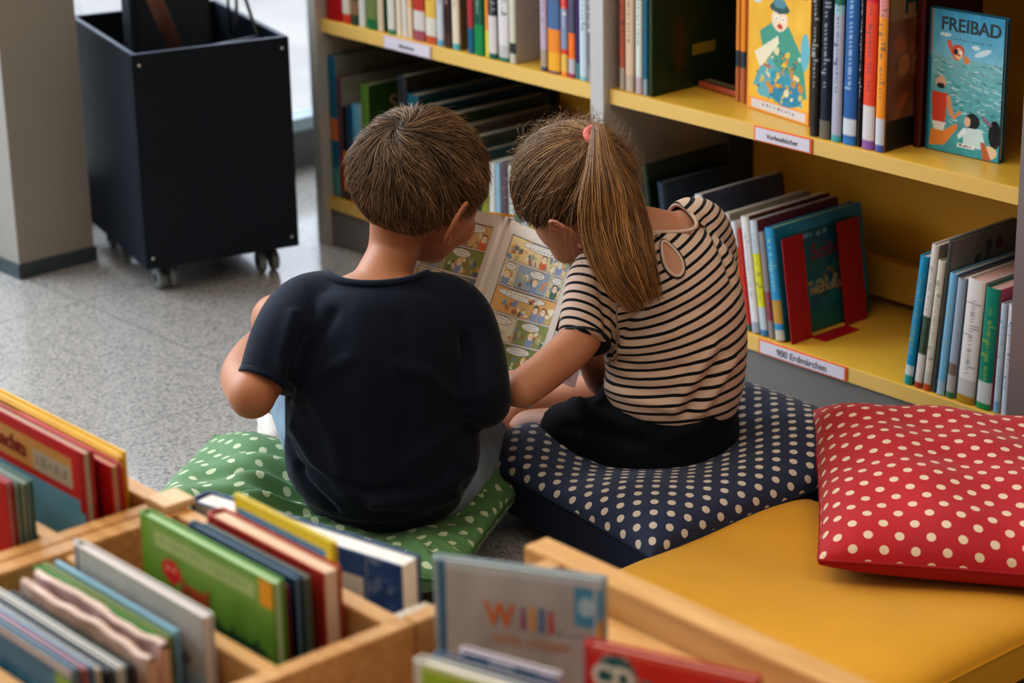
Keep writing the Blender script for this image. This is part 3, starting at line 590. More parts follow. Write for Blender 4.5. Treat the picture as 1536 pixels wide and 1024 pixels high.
for (cx, cy) in ((-.05, .05), (-.05, bl-.05), (-bw+.05, .05), (-bw+.05, bl-.05)):
    c = boxes('caster', [(cx-.02, cx+.02, cy-.02, cy+.02, b0-.004, b0), (cx-.004, cx+.004, cy-.004, cy+.004, .024, b0-.003)], DK, bn)
    for s in (-1, 1):
        tube('wheel', [(cx, cy+s*.008, .0225), (cx, cy+s*.019, .0225)], [.0225, .021], WHL, c, 24)
        tube('hub_cap', [(cx, cy+s*.0185, .0225), (cx, cy+s*.0215, .0225)], [.009, .007], DK, c, 16)
def bl_(x, y, z): return bn.matrix_world @ Vector((x, y, z))
bpy.context.view_layer.update()
BR_ = bn.rotation_euler.z
def put(name, lb, cat): return empty(name, bn.location, (0, 0, BR_), lb, cat)
k = put('equipment_case', 'dark blue grey padded case standing up out of the navy wheeled box', 'case')
boxes('case_body', [(-.335, -.26, .085, .25, .075, .60)], mat('case_fabric', '#1b2530', .7, bump=.2), k, .012)
boxes('handle', [(-.31, -.285, .13, .21, .60, .615)], DK, k, .004)
k = put('wooden_bar', 'worn brown wooden bar sticking out of the navy wheeled box', 'bar')
tube('bar_body', [(-.11, .13, .43), (-.2, .045, .72)], .016, mat('worn_wood', '#5e3a2b', .6, var=.35, vscale=30), k, 10)
boxes('blue_foot', [(-.15, -.06, .09, .16, .415, .428)], mat('blue_pad', '#2c3e58', .6), k, .004)
k = put('metal_rod', 'thin grey rod lying across inside the navy wheeled box', 'rod')
tube('rod_body', [(-.05, .12, .455), (-.1, .285, .455)], .0045, mat('rod_metal', '#77808c', .35, metal=.7), k, 10)
k = put('power_cable', 'black cable looping over the rim of the navy wheeled box', 'cable')
pts = [(-.14, .25, .44), (-.15, .262, .50), (-.17, .27, .53), (-.16, .285, .52), (-.12, .287, .47), (-.1, .29, .44)]
tube('cable_loop', pts, .0035, DK, k, 8)
tube('cable_lead', [(-.25, .283, .43), (-.27, .287, .5), (-.26, .289, .6), (-.26, .28, .78)], .003, DK, k, 8)
# ------------------------------------------------------------------ book troughs in the foreground
def wood_mat(name, c1, c2, rough=.42):
    m = bpy.data.materials.new(name); m.use_nodes = True; nt, b = nodes(m)
    tc = nt.nodes.new('ShaderNodeTexCoord'); mp = nt.nodes.new('ShaderNodeMapping'); mp.inputs['Scale'].default_value = (3, 30, 30)
    n = nt.nodes.new('ShaderNodeTexNoise'); n.inputs['Scale'].default_value = 2.5; n.inputs['Detail'].default_value = 6; n.inputs['Distortion'].default_value = .6
    r = nt.nodes.new('ShaderNodeValToRGB'); r.color_ramp.elements[0].color = (*lin(c1), 1); r.color_ramp.elements[1].color = (*lin(c2), 1); r.color_ramp.elements[0].position = .3; r.color_ramp.elements[1].position = .7
    nt.links.new(tc.outputs['Object'], mp.inputs[0]); nt.links.new(mp.outputs[0], n.inputs['Vector']); nt.links.new(n.outputs['Fac'], r.inputs[0]); nt.links.new(r.outputs[0], b.inputs['Base Color'])
    b.inputs['Roughness'].default_value = rough; return m
WD = wood_mat('beech', '#c4935a', '#d8ab74'); WDY = wood_mat('beech_cross', '#b98850', '#d0a06a')
ZR_, ZB = .45, .235
def trough(label, x0, x1, y0, y1, left=True, right=True, div=None, back=True):
    o = empty('book_trough', (0, 0, 0), label=label, cat='book trough', group='joined wooden book troughs'); t = .021; B = .0012
    if left: boxes('side_panel', [(x0, x0+t+.003, y0, y1, ZB-.06, ZR_)], WDY, o, B)
    if right: boxes('side_panel', [(x1-t, x1, y0, y1, ZB-.06, ZR_)], WDY, o, B)
    xa, xb = (x0+t+.0032 if left else x0), (x1-t-.0002 if right else x1)
    if back: boxes('back_panel', [(xa, xb, y1-t, y1, ZB-.06, ZR_-.0008)], WD, o, B)
    boxes('front_panel', [(xa, xb, y0, y0+t, ZB-.06, ZR_-.0008)], WD, o, B)
    boxes('bottom_panel', [(xa, xb, y0+t+.0002, y1-t-.0002, ZB-.012, ZB)], WD, o)
    for d in (div or []): boxes('divider', [(xa, xb, d, d+.018, ZB+.001, ZR_-.004)], WD, o, B)
    for lx in (x0+.03, x1-.03):
        for ly in (y0+.03, y1-.03): boxes('leg', [(lx-.018, lx+.018, ly-.018, ly+.018, 0.001, ZB-.061)], WD, o, .002)
    return o
tA = trough('left wooden book trough full of red and yellow picture books', -2.60, -1.966, .72, 1.243, div=[1.095, .9])
tB = trough('middle wooden book trough holding the green and the pale picture books', -1.9635, -1.574, .72, 1.243, div=[1.086, .9])
boxes('joint_block', [(-1.984, -1.946, 1.213, 1.251, .4505, .459)], wood_mat('beech_light', '#d0ab7c', '#dfbf95'), tA, .001)
boxes('rear_tray', [(-1.9, -1.576, 1.2435, 1.40, ZB-.03, ZB-.012)], WD, tB, .001)
boxes('corner_block', [(-1.66, -1.6, 1.262, 1.325, ZB-.011, .416)], mat('pale_block', '#cfc7bd', .6, var=.1, vscale=30), tB, .002)
tC = trough('right wooden book trough with thick rear beam beside the yellow cushion', -1.573+.0005, -.62, .74, 1.462, left=False, div=[])
boxes('side_panel', [(-1.595, -1.574, 1.2445, 1.4295, ZB-.06, ZR_)], WDY, tC, .0012)
boxes('rear_beam', [(-1.632, -.62, 1.4301, 1.4625, .40, .4512)], WD, tC, .0015)
boxes('inner_rail', [(-1.572, -.643, 1.388, 1.4292, ZB+.001, .418)], WD, tC, .001)
GT = dict(A='picture books in the left trough', B='picture books in the middle trough', C='media in the right trough')
def tb(label, g, ur, vr, y, wd, t, col, img=None, pages=PAPERW, zb=ZB, **k):
    """book with its cover facing -y; its top right corner is seen at (ur, vr)"""
    p = ony(ur, vr, y); o = facing(label, GT[g], (p[0]-wd, y), (p[0], y), zb+.0008, p[2]-zb-.001, t, col, img, **k)
    for c in o.children:
        if c.name.startswith('pages'): c.data.materials[0] = pages
    return o
def titl(o, s, size, m, y, z, nm='title', x=None): 
    t = max(v.co.x for v in [c for c in o.children if c.name.startswith('cover')][0].data.vertices)
    return text(nm, s, size, m, o, (t+.0012, y, z), (R(90), 0, R(90)), align='LEFT', bold=size*.012)
# left trough, rear row
tb('yellow picture book, rearmost in the left trough', 'A', 178, 681, 1.2115, .33, .009, '#e3b02a', pages=mat('pages_yellow', '#e2c95a', .7))
tb('yellow picture book with pale top edge, just before the rearmost one', 'A', 176, 688, 1.203, .33, .007, '#dca61f', pages=mat('pages_yellow', '#e2c95a', .7))
tb('small dark red book with white page edges before the yellow books', 'A', 176, 703, 1.195, .2, .007, '#9c2026')
im = Img(40, 60, '#c8231f'); im.ell(.25, .8, .12, .07, '#3f4c3a'); im.grad(0, .4, '#d8402c', '#c8231f')
tb('small bright red book with rounded spine before the dark red one', 'A', 165, 700, 1.180, .2, .013, '#b71c20', img=im, pages=mat('pages_tan', '#b98a6a', .8))
tb('crimson picture book with lilac top edge behind the blue festive one', 'A', 131, 681, 1.169, .34, .008, '#8c1526', pages=mat('pages_lilac', '#a5808c', .8))
im = Img(150, 130, '#6fa3b4'); im.noise(.02, 3); im.rect(0, .68, 1, 1, '#c2282a'); im.rect(.04, .72, .93, .93, '#c98f4c'); im.rect(.66, .73, .92, .86, '#b9a58c'); im.scrib(.68, .75, .9, .84, '#7c7468', 7, 3); im.rect(.965, .6, 1, 1, '#b02024')
im.ell(.56, .55, .03, .08, '#e2c23c'); im.ell(.3, .58, .035, .1, '#e2c85c'); im.ell(.3, .5, .045, .05, '#d8a838'); im.ell(.38, .28, .1, .12, '#b5654c'); im.ell(.48, .33, .1, .07, '#5f7c3c'); im.blobs(26, ['#a8583c', '#c99a5c', '#8c5a3c', '#6c7c3c', '#d8b48c'], .25, .03, .8, .25, .02, .06, 3)
im.squash(.62)
o = tb('festive blue picture book with red frame and tan title band in the left trough', 'A', 122, 680, 1.154, .3, .013, '#b52428', img=im, pages=mat('pages_tan2', '#b3a08c', .8))
hh_ = o.children[0].data.vertices[-1].co.z
titl(o, 'Weihnachts', .026, mat('title_crimson', '#8f1c22', .5), .06, hh_-.03)
# left trough, front row
tb('dark green book with pale blue top edge, front row of the left trough', 'A', 38, 724, 1.086, .25, .008, '#37573c', img=Img(20, 20, '#3c5c40'), pages=mat('pages_ltblue', '#a9bccb', .7))
tb('olive grey book before the dark green one', 'A', 29, 728, 1.077, .25, .008, '#6c7460')
tb('forest green book with white top edge, front row of the left trough', 'A', 20, 727, 1.068, .25, .008, '#2f5238')
tb('crimson book at the left frame edge, front row of the left trough', 'A', 8, 725, 1.059, .25, .008, '#a81c24', pages=PAPER)
# middle trough, rear row
im = Img(110, 120, '#3c82a8'); im.rect(0, .955, 1, 1, '#e3c728'); im.rect(.94, 0, 1, 1, '#e3c728'); im.scrib(.3, .90, .88, .93, '#c9d8dc', 9, 3)
o = tb('blue book with bright yellow frame at the back of the middle trough', 'B', 498, 815, 1.2155, .16, .006, '#d9bd28', img=im)
tb('thick cream book with orange red cover edge in the middle trough', 'B', 484, 860, 1.193, .19, .022, '#b5432c', img=Img(20, 20, '#a8352a'), pages=mat('pages_peach', '#dcc0a6', .8))
tb('slim sage grey book beside the thick cream one', 'B', 456, 868, 1.1785, .17, .007, '#6f7c6c', pages=mat('pages_sage', '#9aa48c', .8))
tb('dark petrol blue book with teal spine in the middle trough', 'B', 441, 868, 1.1665, .175, .010, '#123a56', img=Img(20, 20, '#16405c'), pages=mat('pages_bluegrey', '#8296a8', .7))
tb('wine red slim book just behind the green picture book', 'B', 424, 882, 1.154, .205, .007, '#7c2440', pages=mat('pages_peach', '#dcc0a6', .8))
tb('thin white paperback behind the green picture book', 'B', 412, 884, 1.1445, .2, .006, '#c9c3b8')
im = Img(130, 130, '#5f9438'); im.grad(0, 1, '#4f8a26', '#7fa04c'); im.noise(.02, 6)
im.rect(.1, .84, .86, .93, '#a9b97a'); im.scrib(.14, .86, .82, .91, '#8c9c5c', 14, 2); im.rect(.9, .82, 1.01, 1.01, '#e39a24'); im.ell(.22, .71, .075, .075, '#d2282c'); im.poly([(.15, .76), (.22, .6), (.29, .76)], '#d2282c'); im.scrib(.18, .7, .26, .74, '#e8b49a', 3, 2)
im.rect(.13, .5, .33, .56, '#b58c3c', .5); im.rect(0, 0, .05, 1, '#6c9a2c'); im.rect(.46, .2, .68, .3, '#2f6a4c', .8)
im.squash(.6)
o = tb('green picture book with red apple badge and orange corner in the middle trough', 'B', 409, 875, 1.132, .222, .013, '#5c8f2c', img=im, pages=mat('pages_mint', '#b9cfa4', .7))
hh_ = o.children[0].data.vertices[-1].co.z
titl(o, 'Insel', .026, mat('title_red2', '#c8442c', .5), .068, hh_-.056); titl(o, 'Schulstufe', .026, mat('title_dkgreen', '#1d4a3c', .5), .1, hh_-.08)
# middle trough, front row
tb('thin pale blue plastic folder behind the white picture book', 'B', 292, 912, 1.0795, .21, .003, '#b3c6d2')
im = Img(130, 120, '#b9b2aa'); im.noise(.02, 2); im.rect(0, 0, 1, .5, '#8fb4c8'); im.grad(.0, .55, '#5f9cbc', '#b2bcc0'); im.rect(0, .0, .02, 1, '#4c2a50')
r_ = random.Random(3)
for i in range(9): im.ell(.1+.095*i, .62-.02*(i % 2), .03, .035, '#2a3442', .75); im.ell(.1+.095*i, .62, .014, .016, '#b9b2aa', .8)
im.squash(.55)
tb('white picture book with dark dotted lettering and blue lower half, middle trough', 'B', 304, 926, 1.067, .222, .012, '#c4bcb6', img=im, pages=mat('pages_pinkwhite', '#ddd2d0', .7))
tb('sky blue slim book before the white picture book', 'B', 262, 948, 1.055, .21, .005, '#8ab4c8', img=Img(20, 20, '#9ab8c0'), pages=PAPERW)
tb('olive edged book with cream pages before the sky blue slim book', 'B', 250, 957, 1.047, .22, .006, '#7c8c4c', pages=mat('pages_tan3', '#c9b98c', .8))
tb('leaf green slim book in the front row of the middle trough', 'B', 238, 963, 1.0385, .22, .007, '#4f9a3c', img=Img(20, 20, '#7cae5c'), pages=mat('pages_ltgreen', '#9cc48c', .7))
def booklet(label, ur, vr, y, wd, col, seed):
    p = ony(ur, vr, y); h = p[2]-ZB; r = np.random.default_rng(seed); ph = r.uniform(0, 6, 6)
    im = Img(90, 60, col); im.noise(.05, seed, 9); im.blobs(30, ['#a88c84', '#e2d2c4', '#8f8474', '#c9a48c', '#d8c0b8'], 0, .3, 1, 1, .02, .06, seed, .6)
    o = empty('booklet', (p[0]-wd, y, ZB+.001), (0, 0, 0), label, 'booklet', GT['B'])
    def wv(s, q): return .0009*(math.sin(11*s+ph[0]+2*q)+.8*math.sin(27*s+ph[1]))*q, .0016*math.sin(9*s+ph[2])*q+.0008*math.sin(31*s+ph[3])*q
    for k, nm in ((0, 'front_page'), (1, 'rear_page')):
        grid_print(nm, 60, 40, lambda s, q, k=k: (s*wd, wv(s, q)[0]+(.009 if k else 0)*(1-.8*0), q*h*(1-.0)+wv(s, q)[1]), im, PAGEPRINT, o)
    v = []; n = 60
    top = grid_print('page_edges', 60, 6, lambda s, q: (s*wd, wv(s, 1)[0]+.009*q, h+wv(s, 1)[1]-.002+.0035*math.sin(math.pi*q)), Img(61, 7, '#d8bfb2').noise(.05, seed, 20), PAGEPRINT, o)
    boxes('fold_spine', [(wd-.002, wd, -.001, .010, 0, h-.004)], mat('booklet_fold', '#c69c80', .7), o)
    return o
booklet('crumpled lilac pink booklet in the front row of the middle trough', 240, 972, 1.020, .222, '#bfa09c', 3)
booklet('crumpled peach booklet with worn top edge before the lilac pink one', 222, 990, 1.001, .222, '#c8a48e', 5)
tb('dark bottle green slim book before the crumpled peach booklet', 'B', 192, 1001, .990, .21, .007, '#1f2c26')
tb('white bound book with grey back before the bottle green slim book', 'B', 176, 1003, .979, .222, .008, '#c4c0ba', pages=PAPERW)
tb('black picture book with white page edges in the front row', 'B', 160, 1008, .968, .222, .007, '#14202c', img=Img(20, 20, '#1a2836'))
tb('light cream picture book just before the black one', 'B', 142, 1006, .957, .222, .006, '#cdbfa9')
tb('steel blue picture book with dark top edge, bottom left', 'B', 131, 1003, .9475, .222, .007, '#4c7c9c', pages=mat('pages_navy', '#24405c', .6))
tb('salmon red edged picture book, bottom left', 'B', 122, 1005, .9385, .222, .006, '#b5605a')
im = Img(120, 110, '#2a6480'); im.noise(.02, 8); im.scrib(.1, .7, .75, .76, '#7ca0b0', 14, 3); im.scrib(.15, .58, .7, .64, '#6c94a8', 12, 4); im.rect(.87, 0, 1.01, .93, '#7c9a3c'); im.rect(0, .95, 1, 1, '#c9b9b0')
im.squash(.6)
tb('petrol blue picture book with green corner strip, bottom left', 'B', 107, 1005, .924, .222, .008, '#2a6480', img=im, pages=mat('pages_pinkwhite', '#ddd2d0', .7))
# behind the rail: worn blue board book
pl, pr_ = onz(286, 752, .452), onz(601, 851, .452)
im = Img(150, 110, '#2f4f86'); im.noise(.03, 4, 16); im.rect(0, .7, .6, 1, '#b8b4ae'); im.rect(.63, .55, .83, .8, '#d9cfc4'); im.rect(.68, .48, .84, .58, '#e0c83a'); im.rect(.84, 0, .848, 1, '#8c96a8'); im.blobs(30, ['#5c76a4', '#8c9ab8', '#24406c'], .85, 0, 1, 1, .01, .03, 5, .6)
im.squash(.6)
o = facing('large worn blue board book with thick white pages behind the trough rail', 'books behind the trough rail', pl, pr_, ZB+.001, .452-ZB, .031, '#3c5280', im)
[c for c in o.children if c.name.startswith('pages')][0].data.materials[0] = PAPERW
w_ = math.hypot(pr_[0]-pl[0], pr_[1]-pl[1])
text('title', 'Benno', .017, mat('title_black', '#1d1f24', .5), o, (.0167, w_*.69, .1535), (R(90), 0, R(90)), align='LEFT', bold=.0004)
# right trough
def fb(label, p0, p1, zt, t, col, img, nm='book', cat='book', **k):
    a, b = onz(*p0, zt), onz(*p1, zt); return facing(label, GT['C'], a, b, ZB+.001, zt-ZB-.001, t, col, img, **k), math.hypot(b[0]-a[0], b[1]-a[1])
im = Img(130, 210, '#b6b6b4'); im.noise(.03, 5, 8); im.rect(0, 0, .045, 1, '#3f789c'); im.rect(.045, .97, 1, 1, '#c9d2d6'); im.rect(.83, .83, 1, .965, '#4f9cc0'); im.ell(.9, .9, .05, .035, '#b4d4e0'); im.poly([(.93, .79), (1, .79), (1, .88)], '#e09a34'); im.scrib(.72, .78, .96, .8, '#77828c', 6, 2)
im.rect(.95, 0, .96, 1, '#d0d4d4'); im.noise(.012, 9, 20); im.scrib(.33, .43, .78, .48, '#c0705c', 6, 4, al=.6)
o, w_ = fb('grey plastic media case with coloured title lettering in the right trough', (651, 838), (905, 872), .52, .012, '#9fb0ba', im)
o['category'] = 'media case'; h_ = .52-ZB
for s_, c_, x_ in (('W', '#d9783a', .30), ('i', '#9c5a7c', .505), ('l', '#d9a23c', .562), ('l', '#4f78a8', .617), ('i', '#c8505a', .672)):
    text('title', s_, .034, mat('title_'+c_[1:], c_, .5), o, (.0074, w_*x_, h_-.050), (R(90), 0, R(90)), align='LEFT', bold=.0006, sx=.82 if s_ == 'W' else 1)
text('subtitle', 'wills wissen', .018, mat('title_faded_orange', '#c99a78', .5), o, (.0074, w_*.34, h_-.072), (R(90), 0, R(90)), align='LEFT', sx=.9)
im = Img(120, 110, '#cf3434'); im.noise(.02, 5); im.ell(.17, .83, .13, .145, '#cfd8d4'); im.ell(.17, .83, .125, .14, '#24666c'); im.poly([(.52, .6), (.62, .84), (.7, .6)], '#e8d9b8'); im.rect(.76, .84, .88, .93, '#5c5c74'); im.rect(.88, .82, 1.01, .93, '#e0a050'); im.rect(0, .96, 1, 1, '#e06a5c'); im.squash(.55)
o, w_ = fb('bright red case with round teal badge in the right trough', (878, 966), (1135, 1022), .53, .012, '#c02c30', im)
o['category'] = 'media case'; h_ = .53-ZB
text('badge_lettering', 'CD', .027, mat('lettering_white', '#e6e4dc', .5), o, (.0074, w_*.17, h_*.907), (R(90), 0, R(90)), bold=.001)
text('title', 'Benni', .025, mat('title_sea', '#5f8c86', .5), o, (.0074, w_*.33, h_*.885), (R(90), 0, R(90)), align='LEFT', bold=.0006)
im = Img(90, 90, '#20506c'); im.rect(.0, .93, .3, 1, '#1f5470')
o, w_ = fb('navy and white banded case before the grey media case', (690, 976), (836, 1016), .5, .010, '#c4bcc8', Img(60, 60, '#d8cfc8').rect(0, .9, .28, 1, '#1f4a68').rect(.55, .9, .8, 1, '#16405c').rect(.8, .9, 1, 1, '#9c7ca0'))
o['category'] = 'media case'
o, w_ = fb('slate blue case with orange page edge before the banded one', (650, 984), (830, 1034), .505, .011, '#4c6c90', Img(30, 30, '#56749a'))
o['category'] = 'media case'; [c for c in o.children if c.name.startswith('pages')][0].data.materials[0] = mat('pages_orange', '#d8ae74', .7)
im = Img(90, 90, '#9cc040'); im.rect(.0, 0, .03, 1, '#d8d8cc'); im.rect(.3, .8, .72, .93, '#c03a34'); im.rect(.03, .97, 1, 1, '#c8d88c'); im.squash(.6)
o, w_ = fb('lime green book with white spine and red title block, bottom edge', (622, 992), (800, 1046), .51, .014, '#c9c8c0', im)
# ------------------------------------------------------------------ cushions
def dots_mat(name, base, dot, sp, r, rough=.75):
    m = bpy.data.materials.new(name); m.use_nodes = True; nt, b = nodes(m); L = nt.links.new
    uv = nt.nodes.new('ShaderNodeUVMap'); uv.uv_map = 'UVMap'
    def M(op, a, bb=None, c=None):
        n = nt.nodes.new('ShaderNodeMath'); n.operation = op
        for i, q in enumerate((a, bb, c)):
            if q is None: continue
            if isinstance(q, (int, float)): n.inputs[i].default_value = q
            else: L(q, n.inputs[i])
        return n.outputs[0]
    sx = nt.nodes.new('ShaderNodeSeparateXYZ'); L(uv.outputs[0], sx.inputs[0]); ds = []
    for off in (0, .5):
        u = M('SUBTRACT', M('FRACT', M('ADD', M('DIVIDE', sx.outputs[0], sp), off)), .5); v = M('SUBTRACT', M('FRACT', M('ADD', M('DIVIDE', sx.outputs[1], sp), off)), .5)
        ds.append(M('LESS_THAN', M('SQRT', M('ADD', M('MULTIPLY', u, u), M('MULTIPLY', v, v))), r/sp))
    d = M('MAXIMUM', ds[0], ds[1])
    n = nt.nodes.new('ShaderNodeTexNoise'); n.inputs['Scale'].default_value = 9; tc = nt.nodes.new('ShaderNodeTexCoord'); L(tc.outputs['Object'], n.inputs['Vector'])
    hs = nt.nodes.new('ShaderNodeHueSaturation'); mr = nt.nodes.new('ShaderNodeMapRange'); mr.inputs['To Min'].default_value = .78; mr.inputs['To Max'].default_value = 1.2; L(n.outputs['Fac'], mr.inputs['Value']); L(mr.outputs[0], hs.inputs['Value']); hs.inputs['Color'].default_value = (*lin(base), 1)
    mi = nt.nodes.new('ShaderNodeMix'); mi.data_type = 'RGBA'; L(d, mi.inputs['Factor']); L(hs.outputs[0], mi.inputs['A']); mi.inputs['B'].default_value = (*lin(dot), 1); L(mi.outputs['Result'], b.inputs['Base Color'])
    b.inputs['Roughness'].default_value = rough; b.inputs['Sheen Weight'].default_value = .15
    n2 = nt.nodes.new('ShaderNodeTexNoise'); n2.inputs['Scale'].default_value = 500; L(tc.outputs['Object'], n2.inputs['Vector'])
    bp = nt.nodes.new('ShaderNodeBump'); bp.inputs['Strength'].default_value = .12; bp.inputs['Distance'].default_value = .001; L(n2.outputs['Fac'], bp.inputs['Height']); L(bp.outputs[0], b.inputs['Normal'])
    return m
def cushion(label, C, zmid, T, Tb, m, mpipe, edge=.012, n=110, disp=None, pw=4., bow=.03, group=None, mb=None):
    mb = mb or mpipe
    """C: corners BL, BR, TR, TL (xy); zmid seam height; T upper bulge; Tb lower bulge"""
    C = [np.array(c, float) for c in C]; cx = sum(C)/4
    o = empty('floor_cushion', (cx[0], cx[1], 0), (0, 0, 0), label, 'cushion', 'floor cushions')
    def P(s, t, side):
        ss, tt = 2*s-1, 2*t-1
        b_ = (1-abs(ss)**pw)*(1-abs(tt)**pw)
        # corners stay pointed, sides draw in a little
        s2 = .5+.5*ss*(1-bow*(1-tt**2)); t2 = .5+.5*tt*(1-bow*(1-ss**2))
        q = (1-s2)*(1-t2)*C[0]+s2*(1-t2)*C[1]+s2*t2*C[2]+(1-s2)*t2*C[3]
        bz = max(0, b_)**.5
        z = zmid + (edge/2+T*bz if side > 0 else -edge/2-Tb*bz)
        x, y = q
        if side > 0 and disp: z += disp(x, y, s, t)*min(1, bz*1.3)
        # bulge outward slightly
        return (x-cx[0], y-cx[1], z)
    # cosine spacing for rounded rims
    g = [.5-.5*math.cos(math.pi*i/n)*(1) for i in range(n+1)]; g = [.45*a+.55*(i/n) for i, a in enumerate(g)]
    W = np.linalg.norm(C[1]-C[0]); Hh = np.linalg.norm(C[3]-C[0])
    for nm, sd, mm in (('top_cover', 1, m), ('bottom_cover', -1, mb)):
        v = [P(g[i], g[j], sd) for j in range(n+1) for i in range(n+1)]
        f = [((j*(n+1)+i, j*(n+1)+i+1, (j+1)*(n+1)+i+1, (j+1)*(n+1)+i) if sd > 0 else (j*(n+1)+i, (j+1)*(n+1)+i, (j+1)*(n+1)+i+1, j*(n+1)+i+1)) for j in range(n) for i in range(n)]
        ob = mesh(nm, v, f, mm, o, True); uv = ob.data.uv_layers.new(name='UVMap')
        lv = np.zeros(len(ob.data.loops), int); ob.data.loops.foreach_get('vertex_index', lv); G = np.array(g)
        PV = np.array(v).reshape(n+1, n+1, 3); U = np.zeros((n+1, n+1)); V_ = np.zeros((n+1, n+1))
        U[:, 1:] = np.cumsum(np.linalg.norm(np.diff(PV, axis=1), axis=2), 1); V_[1:] = np.cumsum(np.linalg.norm(np.diff(PV, axis=0), axis=2), 0)
        U -= U[:, n//2:n//2+1]; V_ -= V_[n//2:n//2+1]
        uvs = np.stack([U.ravel()[lv]+2, V_.ravel()[lv]+2], 1); uv.data.foreach_set('uv', uvs.ravel())
    # gusset strip + piping
    rim = [(g[i], 0) for i in range(n)]+[(1, g[i]) for i in range(n)]+[(g[n-i], 1) for i in range(n)]+[(0, g[n-i]) for i in range(n)]
    a = [P(s, t, 1) for s, t in rim]; b_ = [P(s, t, -1) for s, t in rim]; N = len(rim)
    mesh('side_band', a+b_, [(i, (i+1) % N, N+(i+1) % N, N+i)[::-1] for i in range(N)], mpipe, o, True)
    tube('piping', [Vector(p)+Vector((0, 0, .0)) for p in a], .0022, mpipe, o, 6, closed=True)
    return o
def gauss(x, y, cx, cy, r): return math.exp(-((x-cx)**2+(y-cy)**2)/r**2)
# navy
NV = dots_mat('navy_dotted_cotton', '#1b2948', '#c9bcab', .036, .0062); NVP = mat('navy_cotton', '#17233c', .8, bump=.1)
GBX, GBY = -2.34, 2.29
cushion('navy blue cushion with cream polka dots under the girl', [(-2.525, 2.10), (-2.075, 2.045), (-2.07, 2.585), (-2.55, 2.60)], .062, .055, .02, NV, NVP, edge=.055, pw=5, bow=.02,
        disp=lambda x, y, s, t: -.058*gauss(x, y, GBX, GBY, .17)+.008*gauss(x, y, -2.5, 2.2, .07)+.002*math.sin(30*x+20*y)*gauss(x, y, GBX, GBY, .3))
YL = mat('mustard_cotton', '#d3981c', .8, bump=.12, bscale=350, var=.1, vscale=5, sheen=.2); YLP = mat('mustard_piping', '#cf9416', .8)
cushion('plain mustard yellow floor cushion at the bottom right', [(-2.085, 1.83), (-1.60, 1.83), (-1.60, 2.375), (-2.115, 2.375)], .045, .03, .012, YL, YLP, edge=.05, pw=6, bow=.01,
        disp=lambda x, y, s, t: .003*math.sin(9*x+4*y)+.002*math.sin(21*y-8*x)-.012*gauss(x, y, -1.85, 2.3, .2))
RD = dots_mat('red_dotted_cotton', '#b3121f', '#dcc3a6', .0405, .0062); RDP = mat('red_cotton', '#a01220', .8)
cushion('red cushion with cream polka dots lying on the yellow one', [(-1.865, 2.145), (-1.50, 2.40), (-1.86, 2.74), (-2.225, 2.53)], .122, .068, .042, RD, RDP, edge=.006, pw=3.6, bow=.035,
        disp=lambda x, y, s, t: .003*math.sin(18*s+7*t)+.002*math.sin(25*t))
GN = dots_mat('green_dotted_cotton', '#4f7645', '#b3bd98', .045, .0066); GNP = mat('green_cotton', '#456a3c', .8)
BX, BY = -2.425, 1.885
def gd(x, y, s, t):
    dx, dy = x-BX, y-BY; r = math.hypot(dx, dy); a = math.atan2(dy, dx)
    return -.038*math.exp(-(r/.15)**2)+.009*math.sin(19*a+2.5*math.sin(13*r))*math.exp(-((r-.21)/.10)**2)+.005*math.sin(41*a+3*math.sin(9*r))*math.exp(-((r-.19)/.08)**2)+.004*math.sin(30*x+45*y)
gc = cushion('green cushion with cream polka dots crumpled under the boy', [(-2.64, 1.54), (-2.235, 1.835), (-2.42, 2.13), (-2.89, 1.90)], .066, .052, .058, GN, GNP, edge=.006, pw=3.6, bow=.03, disp=gd, mb=GN)
tagp = onz(706, 812, .06)
boxes('fabric_tag', [(-.012, .012, -.001, .001, -.04, .012)], NVP, gc).location = (-2.235+.012-gc.location.x, 1.835-.0-gc.location.y, .05)
